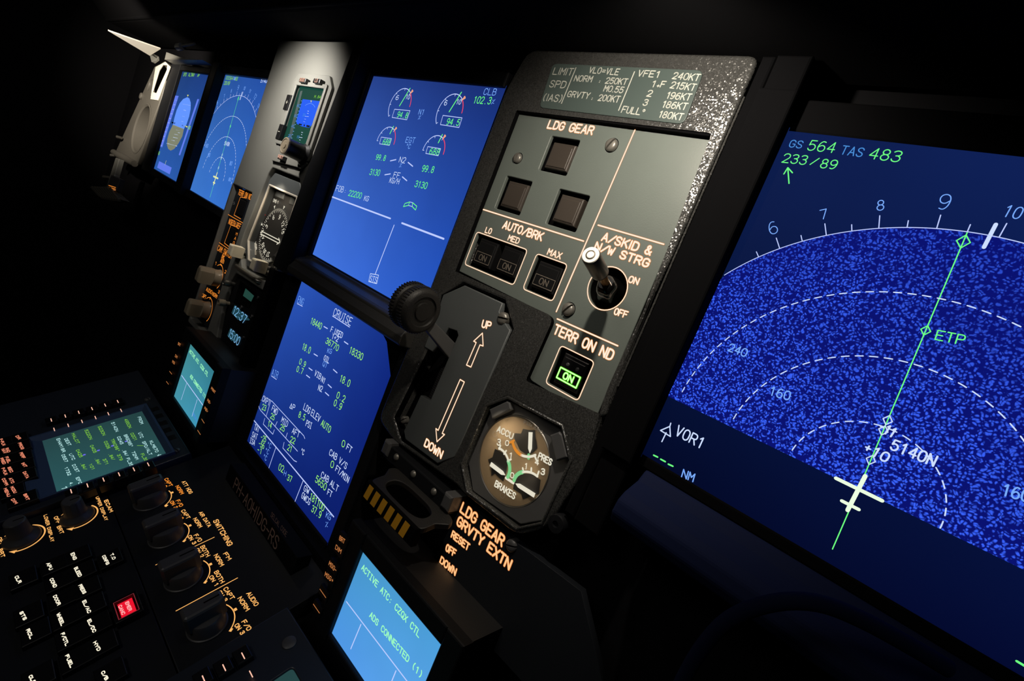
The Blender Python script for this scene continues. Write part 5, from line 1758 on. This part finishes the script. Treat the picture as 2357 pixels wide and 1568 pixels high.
for c_, r_, top in KE:
    x_, y_ = c_
    hh = min((hypot(b3(*top, i * .5)[0] - x_, b3(*top, i * .5)[1] - y_), i * .5) for i in range(10, 80))[1]
    hh = min(max(hh, 12), 20)
    r_ = min(r_, 12)
    kb = MB().lathe((x_, y_, 0), [(r_ * .88, 0), (r_ * .88, 1), (r_ * .8, 2.2), (r_ * .62, 3.6), (r_ * .56, 5), (r_ * .5, hh - .6), (r_ * .44, hh)], n=40,
                    wob=lambda t, i: 1 - (.03 * (cos(10 * t) > .6) if i in (4, 5) else 0)).build(ec, 'brightness_knob', 'knob', smooth=True)
    MB().box(x_ - .35, x_ + .35, y_ - r_ * .05, y_ + r_ * .42, hh - .4, hh + .04).build(ec, 'pointer_groove', 'deep', kb)


def legend_key(ctx, view, lines, hh, x0, x1, ya, yb, ink='key_white', wd=.5, H=20, name='push_key', m='key'):
    """key box at the mean position of its legends (view pixels given for the key top)"""
    kb = MB().box(x0, x1, ya, yb, hh - 4, hh, .5).build(ctx, name, m)
    kk = Ink(view, hh + .1, wd)
    for s_, L, R in lines:
        kk.t(ink, s_, L, R, H)
    for m_, nm, a, f in kk.e:
        a.build(ctx, 'legend', m_, kb)
    return kb


for s_, L, R in (('ENG', (565, 537), (588, 587)), ('BLEED', (592, 652), (628, 722)), ('PRESS', (627, 792), (664, 858)), ('EL/AC', (658, 917), (702, 1012)), ('EL/DC', (698, 1069), (743, 1166)),
                 ('HYD', (745, 1247), (780, 1314)), ('C/B', (808, 1484), (842, 1548)), ('APU', (371, 617), (396, 668)), ('COND', (397, 742), (430, 808)), ('DOOR', (425, 877), (460, 950)),
                 ('WHEEL', (453, 1020), (490, 1112)), ('F/CTL', (487, 1177), (525, 1272)), ('FUEL', (522, 1352), (563, 1446)), ('CLR', (118, 722), (148, 774)), ('STS', (157, 1007), (190, 1068)),
                 ('RCL', (210, 1147), (242, 1216)), ('CLR', (230, 1517), (262, 1575))):
    a_, b_ = w1(*L, 3), w1(*R, 3)
    xm_, ym_ = (a_[0] + b_[0]) / 2, (a_[1] + b_[1]) / 2
    big = s_ in ('CLR', 'STS', 'RCL')
    legend_key(ec, w1, [(s_, L, R)], 3, xm_ - (6 if not big else 6.4), xm_ + (6 if not big else 6.4), ym_ - 3.2, ym_ + 8.5, H=26, wd=.45)
a_, b_ = w1(877, 540, 3), w1(850, 625, 3)
legend_key(ec, w1, [('T.O', (878, 543), (900, 584)), ('CONFIG', (815, 557), (850, 626))], 3, a_[0] - 3, b_[0] + 2, b_[1] - 3, a_[1] + 5, H=24, wd=.42)
p_ = [w1(x, y, 4) for x, y in ((1055, 885), (1085, 990), (968, 1040), (930, 935))]
xs, ys = sorted(q[0] for q in p_), sorted(q[1] for q in p_)
x0, x1, ya, yb = (xs[0] + xs[1]) / 2, (xs[2] + xs[3]) / 2, (ys[0] + ys[1]) / 2, (ys[2] + ys[3]) / 2
slab(ec, 'emergency_key_guard', 'key', rounded(rect(x0 - 3, x1 + 3, ya - 3, yb + 3), .6, 2), 0, 4.5, [rect(x0 - 1, x1 + 1, ya - 1, yb + 1)], bev=.5)
MB().ribbon([(x0 - 1.2, ya - 1.2), (x1 + 1.2, ya - 1.2), (x1 + 1.2, yb + 1.2), (x0 - 1.2, yb + 1.2)], .35, 4.6, closed=True).build(ec, 'red_rim', 'red_rim')
rd = MB().box(x0, x1, ya, yb, -1, 3.8, .5).build(ec, 'emergency_cancel_key', 'red_lamp')
kk = Ink(w1, 4.0, .45)
kk.t('red_text', 'EMER', (1000, 928), (1028, 996), 26)
kk.t('red_text', 'CANC', (945, 957), (975, 1026), 26)
kk.done(ec, rd)

# ---- keyboard display unit, captain's side
MZ = 4.0
HK = MZ + 4.0
mc_ = Ctx('keyboard_display_unit', 'flight management keyboard unit with a green-lit text screen and line keys, lower left', 'control unit', PED, -80, -60, 0, 'keyboard display units')
sc = [y5(x, y, MZ) for x, y in [(345, 780), (1120, 590), (1290, 895), (440, 1205)]]
sx0, sx1 = (sc[0][0] + sc[1][0]) / 2, (sc[2][0] + sc[3][0]) / 2
sy0, sy1 = (sc[0][1] + sc[3][1]) / 2, (sc[1][1] + sc[2][1]) / 2
M['mcdu_grey'] = mat('slate_grey_paint', (0.022, 0.028, 0.04, 1), 0.35, bump=(1800, .1, .0002))
M['mcdu_slope'] = mat('slate_gloss_blue_reflection', (0.06, 0.10, 0.20, 1), 0.22, spec=1.0)  # blue reflection of the displays put into the base colour
slab(mc_, 'case', 'mcdu_grey', rect(-172, PX0 - 1.0, -330, sy1 + 14), -12, MZ + .5, [rounded(rect(sx0 - 2, sx1 + 2, sy0 - 2, sy1 + 2), 2)], bev=.8)
M['mcdu_face'] = screen_mat('mcdu_tube', [hexc(*q) for q in ((36, 66, 66), (40, 78, 80), (38, 70, 72), (42, 86, 90))])
ms = MB().box(sx0 - 2, sx1 + 2, sy0 - 2, sy1 + 2, MZ - 3, MZ - .3).build(mc_, 'screen', 'mcdu_face')
# sloping rim round the screen
r0 = [(sx0 - .5, sy0 - .5), (sx1 + .5, sy0 - .5), (sx1 + .5, sy1 + .5), (sx0 - .5, sy1 + .5)]
r1 = [(sx0 - 5, sy0 - 12), (sx1 + 5, sy0 - 12), (sx1 + 5, sy1 + 4), (sx0 - 5, sy1 + 4)]
r2 = [(sx0 - 6.5, sy0 - 14), (sx1 + 6.5, sy0 - 14), (sx1 + 6.5, sy1 + 5.5), (sx0 - 6.5, sy1 + 5.5)]
vs = [(x, y, MZ + .2) for x, y in r0] + [(x, y, MZ + 3) for x, y in r1] + [(x, y, MZ + 3) for x, y in r2] + [(x, y, MZ + .3) for x, y in r2]
fs = []
for q in range(3):
    for i in range(4):
        j = (i + 1) % 4
        fs.append((q * 4 + i, q * 4 + j, (q + 1) * 4 + j, (q + 1) * 4 + i)[::-1])
MB().add(vs, fs).build(mc_, 'screen_rim', 'mcdu_slope')
k = Ink(y5, MZ, .36, True)
for m_, s_, L, R in (('mcdu_white', 'FROM', (1078, 617), (1103, 670)), ('mcdu_white', 'UTC', (1085, 740), (1103, 780)), ('mcdu_white', 'KLM670', (1172, 805), (1222, 892)), ('mcdu_white', 'SPD/ALT', (1115, 810), (1170, 914)),
                     ('mcdu_green', '4950N', (974, 634), (1010, 702)), ('mcdu_green', '0201', (1022, 744), (1055, 800)), ('mcdu_green', '/', (1087, 872), (1094, 882)), ('mcdu_green', 'FL35', (1102, 906), (1140, 964)),
                     ('mcdu_white', 'BRG095d', (972, 757), (1022, 852)), ('mcdu_white', '72NM', (1032, 890), (1066, 950)), ('mcdu_white', '5140N', (872, 660), (908, 730)), ('mcdu_white', '0245', (918, 772), (946, 830)),
                     ('mcdu_white', '.84/', (957, 872), (985, 922)), ('mcdu_white', 'FL35', (990, 940), (1023, 1002)), ('mcdu_green', 'TRK096d', (868, 792), (918, 887)), ('mcdu_green', '379', (918, 912), (942, 957)),
                     ('mcdu_green', '5230N', (768, 690), (806, 760)), ('mcdu_green', '0326', (815, 808), (843, 864)), ('mcdu_green', '.84/', (850, 905), (880, 953)), ('mcdu_green', '5220N', (664, 718), (703, 792)),
                     ('mcdu_green', '371', (806, 947), (830, 990)), ('mcdu_green', '0405', (706, 840), (736, 897)), ('mcdu_green', '.84/', (743, 940), (770, 990)), ('mcdu_green', '101', (696, 987), (723, 1030)),
                     ('mcdu_green', 'MALOT', (560, 747), (602, 824)), ('mcdu_green', '0425', (596, 874), (626, 932)), ('mcdu_green', '.84/', (630, 978), (660, 1030)), ('mcdu_white', 'DEST', (505, 787), (536, 840)),
                     ('mcdu_white', 'UTC', (541, 907), (568, 952)), ('mcdu_white', 'DIST', (566, 992), (600, 1050)), ('mcdu_white', 'EFO', (596, 1092), (621, 1142)), ('mcdu_white', 'EHAM18R', (444, 787), (490, 892)),
                     ('mcdu_white', '0557', (482, 912), (510, 970)), ('mcdu_white', '1732', (506, 1012), (535, 1074)), ('mcdu_white', '4.', (544, 1132), (556, 1155)),
                     ('crt_purple', '*', (978, 838), (984, 850)), ('crt_purple', '*', (870, 874), (877, 886)), ('crt_purple', '*', (760, 910), (767, 923)), ('crt_purple', '*', (649, 945), (656, 958))):
    if s_ in ('*', '/'):
        a_, b_ = y5(*L), y5(*R)
        mm_ = (a_[0] + b_[0]) / 2
        MB_ = k.new(m_, 'lettering')[0]
        lay(MB_, s_, (mm_ - 1.2, a_[1]), (mm_ + 1.2, a_[1]), 3.2, .4, MZ)
    else:
        k.t(m_, s_, L, R, 24)
k.l('mcdu_white', ((1262, 908), (1236, 918), (1245, 908)), .45)
k.l('mcdu_white', ((485, 1178), (526, 1166), (515, 1160)), .45)
k.done(mc_, ms)
for x, y, L_ in [(402, 637, 1), (512, 606, 1), (618, 577, 1), (722, 548, 1), (825, 520, 1), (924, 492, 1)]:
    c_ = y5(x, y, HK + .1)
    kb = MB().box(c_[0] - 5.5, c_[0] + 3.0, c_[1] - 3.6, c_[1] + 3.6, MZ, HK, .6).build(mc_, 'line_key', 'key')
    MB().ribbon([(c_[0] - 2.4, c_[1]), (c_[0] + 2.4, c_[1])], .55, HK + .1).build(mc_, 'dash', 'backlit_pink', kb)
for x, y in [(425, 711), (535, 679), (643, 648), (749, 618), (850, 588), (950, 561)]:
    c_ = y5(x, y, MZ + 3.1)
    MB().ribbon([(c_[0] - 2.4, c_[1]), (c_[0] + 2.4, c_[1])], .55, MZ + 3.1).build(mc_, 'dash', 'backlit_pink')
for x, y in [(1163, 985), (1050, 1024), (934, 1063), (812, 1105), (686, 1150), (558, 1196)]:
    c_ = y5(x, y, HK + 2.1)
    kb = MB().box(c_[0] - 3.2, c_[0] + 5.5, c_[1] - 3.4, c_[1] + 3.4, MZ, HK + 2, .6).build(mc_, 'line_key', 'key')
    MB().ribbon([(c_[0] - 2.2, c_[1]), (c_[0] + 2.2, c_[1])], .55, HK + 2.1).build(mc_, 'dash', 'backlit_pink', kb)
for x, y in [(1218, 548), (1250, 602), (1283, 657), (1315, 712), (1350, 770)]:
    c_ = y5(x, y, MZ + 1)
    MB().box(c_[0] - 3, c_[0] + 3, c_[1] - 2.4, c_[1] + 2.4, MZ, MZ + .9, .2).build(mc_, 'annunciator', 'key')
for x, y in [(1158, 475), (1385, 878)]:
    c_ = y5(x, y, MZ + 1)
    screw(mc_, c_[0], c_[1], MZ + .8, 2.6, .3, m='knob')
for ls, off in (([('DIR', (122, 765), (145, 790))], 0), ([('PROG', (142, 820), (168, 868))], 0), ([('PERF', (153, 897), (178, 940))], 0), ([('INIT', (168, 978), (192, 1008))], 0), ([('DATA', (180, 1048), (207, 1095))], 0), ([('BRT', (185, 1222), (210, 1268))], 0),
                ([('F-PLN', (-5, 790), (22, 838))], 0), ([('RAD', (42, 862), (60, 892)), ('NAV', (12, 868), (32, 900))], 0), ([('FUEL', (40, 930), (64, 975)), ('PRED', (0, 940), (25, 985))], 0),
                ([('SEC', (60, 1010), (82, 1050)), ('F-PLN', (12, 1018), (38, 1068))], 0), ([('ATC', (70, 1097), (92, 1135)), ('COMM', (15, 1100), (45, 1152))], 0),
                ([('MCDU', (82, 1165), (110, 1212)), ('MENU', (30, 1178), (60, 1240))], 0), ([('DIM', (88, 1262), (118, 1296))], 0)):
    pts = [y5(*q, HK) for l_ in ls for q in l_[1:]]
    xm_ = sum(q[0] for q in pts) / len(pts)
    ylo, yhi = min(q[1] for q in pts), max(q[1] for q in pts)
    legend_key(mc_, y5, ls, HK, xm_ - 6.2, xm_ + 6.2, ylo - 2.5, yhi + 5.5, ink='backlit_pink2', wd=.5, H=22) if 'backlit_pink2' in M else None
    if 'backlit_pink2' not in M:
        lit('backlit_pink2', (235, 140, 110), .95)
        legend_key(mc_, y5, ls, HK, xm_ - 6.2, xm_ + 6.2, ylo - 2.5, yhi + 5.5, ink='backlit_pink2', wd=.5, H=22)

# ---- keyboard display unit, first officer's side (only its fore corner in view)
m2x = w1(1940, 1352, HK)[0] + (sx0 - y5(924, 492, HK)[0])
m2 = Ctx('keyboard_display_unit', 'corner of a dark keyboard unit with a few lit dashes beside the bottom edge', 'control unit', PED, 210, -60, 0, 'keyboard display units')
slab(m2, 'case', 'mcdu_grey', rect(PX1 + 1, PX1 + 150, -330, sy1 + 14), -12, MZ + .5, [rounded(rect(m2x - 2, m2x + 66, sy0 - 2, sy1 + 2), 2)], bev=.8)
MB().box(m2x - 2, m2x + 66, sy0 - 2, sy1 + 2, MZ - 3, MZ - .3).build(m2, 'screen', 'mcdu_face')
for x, y in [(1940, 1352), (1789, 1447), (1625, 1537)]:
    c_ = w1(x, y, HK)
    kb = MB().box(c_[0] - 5.5, c_[0] + 3.0, c_[1] - 3.6, c_[1] + 3.6, MZ, HK, .6).build(m2, 'line_key', 'key')
    MB().ribbon([(c_[0] - 1.9, c_[1]), (c_[0] + 1.9, c_[1])], .5, HK + .1).build(m2, 'dash', 'backlit_pink', kb)
c_ = w1(2003, 1497, MZ + 3)
MB().ribbon([(c_[0] - 1.9, c_[1]), (c_[0] + 1.9, c_[1])], .5, MZ + 3).build(m2, 'dash', 'backlit_pink')
c_ = w1(2308, 1245, MZ + 1)
MB().lathe((c_[0], c_[1], MZ + .4), [(3.6, 0), (3.5, .8), (3.0, 1.1)], n=24).build(m2, 'fastener', 'knob', smooth=True)

# ================================================================== captain's end of the panel
vp = Ctx('captain_side_trim', 'pale grey trim with a handle recess and a round opening at the far left end', 'trim', MAIN, -520, -70, 0)
tri = [b2(x, y, 5) for x, y in [(555, 402), (637, 357), (680, 398), (600, 660), (412, 1200), (232, 1108)]]
tri[3] = (tri[3][0] + 4, tri[3][1])
ring_c = (-510, -92)
pocket = [b2(x, y, 5) for x, y in [(617, 385), (655, 388), (655, 425), (565, 622), (530, 610), (584, 432)]]
poc2 = [b2(x, y, 5) for x, y in [(515, 505), (538, 512), (508, 595), (492, 590)]]
slab(vp, 'panel', 'trim_grey', tri, -4, 5, [circle(*ring_c, 34, 48), pocket, poc2], bev=1.2)
MB().box(-610, -463, -140, 5, -34, -26).build(vp, 'backing', 'knob')
MB().lathe((*ring_c, -10), [(34, 13), (34.5, 15.2), (32.5, 15.6), (30.5, 14), (30, 4), (30, -8)], n=56, caps=False).build(vp, 'round_opening', 'trim_grey', smooth=True)
MB().lathe((*ring_c, -18), [(29.5, 0), (29, 1.5), (24, 2.6), (2, 4)], n=48).build(vp, 'cover_disc', 'trim_grey', smooth=True)
slab(vp, 'recess_frame', 'vane', rounded([b2(x, y, 6.5) for x, y in [(560, 405), (640, 362), (678, 400), (575, 678), (518, 670), (528, 600)]], 1), 4.5, 6.2, [rounded([b2(x, y, 6.5) for x, y in [(617, 388), (655, 390), (652, 432), (566, 620), (532, 608), (585, 435)]], 1)], bev=.5)
MB().prism([b2(x, y, -6) for x, y in [(600, 450), (655, 425), (565, 640), (520, 620)]], -8, -6).build(vp, 'pull_handle', 'knob')
MB().tube([(-607, -139, 6), (-545, -138, 8), (-483, -137, 7)], [4, 5, 4], 14).build(vp, 'ledge_roll', 'trim_grey', smooth=True)
c_ = b2(445, 645, 6)
MB().lathe((c_[0], c_[1], 4), [(4.5, 0), (4.5, 2.5), (3.5, 3.5)], n=20).build(vp, 'button', 'trim_grey', smooth=True)
fp = Ctx('folding_footrest', 'ribbed grey footrest on a thin arm at the far left', 'footrest', MAIN, -500, -180, 10)
HF = 20
MB().prism([b2(x, y, HF) for x, y in [(235, 1150), (262, 1160), (225, 1290), (205, 1395), (160, 1388)]], HF - 6, HF, 1).build(fp, 'arm', 'left_grey')
MB().prism([b2(x, y, HF + 2) for x, y in [(200, 1292), (270, 1325), (238, 1420), (165, 1385)]], HF - 4, HF + 2, 1).build(fp, 'bracket', 'knob')
pad = [b2(x, y, HF + 4) for x, y in [(22, 1390), (168, 1385), (290, 1498), (208, 1508), (90, 1470)]]
MB().prism(pad, HF - 4, HF + 4, 1).build(fp, 'pad', 'left_dark')if 'left_dark' in M else None
M['left_dark'] = mat('dark_khaki_rubber', (0.09, 0.085, 0.07, 1), .5)
MB().prism(pad, HF - 4, HF + 4, 1).build(fp, 'pad', 'left_dark')
for i in range(8):
    a_, b_ = (45 + i * 21, 1393 + i * 1.5), (128 + i * 20, 1482 + i * 3)
    MB().tube([(*b2(*a_, HF + 4.5), HF + 4.5), (*b2(*b_, HF + 4.5), HF + 4.5)], 1.6, 8).build(fp, 'rib', 'left_dark', smooth=True)
k = Ink(b2, HF + 2.2, .9)
for y in (1378, 1392, 1402):
    k.l('backlit_orange' if y < 1400 else 'backlit_dim', ((178, y), (235, y + 18)), .7)
k.done(fp)
for a_, b_ in (((285, 990), (248, 980)), ((232, 1136), (196, 1131)), ((186, 1314), (138, 1309))):
    p_ = b2(*a_, 8)
    q_ = b2(*b_, 12)
    MB().tube([(p_[0], p_[1], 8), (q_[0], q_[1], 12)], [1.8, 2.2], 10).build(fp, 'guide_pin', 'metal', smooth=True)

va = Ctx('vane', 'bright white pointed vane sticking out at the far upper left', 'vane', MAIN, -480, 5, 20)
A_ = [(*b2(172, 100, 70), 70), (*b2(604, 250, 18), 18), (*b2(515, 305, 22), 22)]
nn = (Vector(A_[1]) - Vector(A_[0])).cross(Vector(A_[2]) - Vector(A_[0])).normalized() * 1.5
if nn.z > 0:
    nn = -nn
lo = [tuple(Vector(p) + nn) for p in A_]
MB().add(A_ + lo, [(0, 1, 2), (5, 4, 3), (0, 3, 4, 1), (1, 4, 5, 2), (2, 5, 3, 0)]).build(va, 'blade', 'vane')
MB().hexa([(*b2(515, 305, 20), 14), (*b2(545, 300, 20), 14), (*b2(565, 340, 14), 10), (*b2(530, 365, 14), 10), (*b2(515, 305, 20), 20), (*b2(545, 300, 20), 20), (*b2(565, 330, 14), 14), (*b2(530, 365, 14), 14)]).build(va, 'hinge', 'left_grey')
cl = Ctx('shield_bracket', 'small cream bracket tucked under the glareshield above the leftmost display', 'bracket', MAIN, -460, 5, 10)
MB().hexa([(*b2(637, 347, 14), 4), (*b2(950, 352, 14), 4), (*b2(760, 330, 14), 2), (*b2(652, 285, 14), 2), (*b2(637, 346, 14), 14), (*b2(950, 350, 14), 14), (*b2(760, 325, 12), 12), (*b2(652, 285, 12), 12)]).build(cl, 'plate', 'left_grey')
MB().tube([(*b2(750, 245, 20), 20), (*b2(785, 238, 20), 20)], 4, 10).build(cl, 'clip', 'left_grey', smooth=True)
MB().tube([(*b2(785, 235, 20), 20), (*b2(885, 216, 20), 20)], 1.2, 8).build(cl, 'clip_wire', 'left_grey', smooth=True)

# ================================================================== below the right-hand screen
le = Ctx('display_ledge', 'dark ledge catching blue light under the big right-hand screen', 'ledge', MAIN, 350, -145, 0)
prof = [(-134, -3), (-135, 1), (-139, 4), (-143, 12), (-146, 15), (-151, 16), (-155, 14), (-156, -3)]
n = len(prof)
mb = MB()
mb.add([(x, a, b) for x in (286, 560) for a, b in prof], [tuple(range(n)), tuple(range(n, 2 * n))[::-1]] + [(i, i + n, (i + 1) % n + n, (i + 1) % n) for i in range(n)])
mb.build(le, 'rail', 'ledge_blue_glow', bev=1)
hp_ = Ctx('curved_bar', 'dark glossy curved handle below the big right-hand screen', 'handle', MAIN, 300, -200, 20)
pts = []
ctrl = [(1560, 1590, 30), (1610, 1500, 34), (1680, 1425, 38), (1780, 1388, 40), (1880, 1388, 38), (1980, 1425, 32), (2100, 1490, 24), (2200, 1550, 18)]
for i in range(len(ctrl) - 1):
    for q in range(4):
        t = q / 4
        a_, b_ = ctrl[i], ctrl[i + 1]
        p0_, p3_ = ctrl[max(i - 1, 0)], ctrl[min(i + 2, len(ctrl) - 1)]
        v_ = [0.5 * (2 * a_[j] + (b_[j] - p0_[j]) * t + (2 * p0_[j] - 5 * a_[j] + 4 * b_[j] - p3_[j]) * t * t + (3 * a_[j] - p0_[j] - 3 * b_[j] + p3_[j]) * t ** 3) for j in range(3)]
        pts.append((*full(v_[0], v_[1], v_[2]), v_[2]))
MB().tube(pts, 2.2, 16).build(hp_, 'hoop', 'ledge_blue_glow', smooth=True)
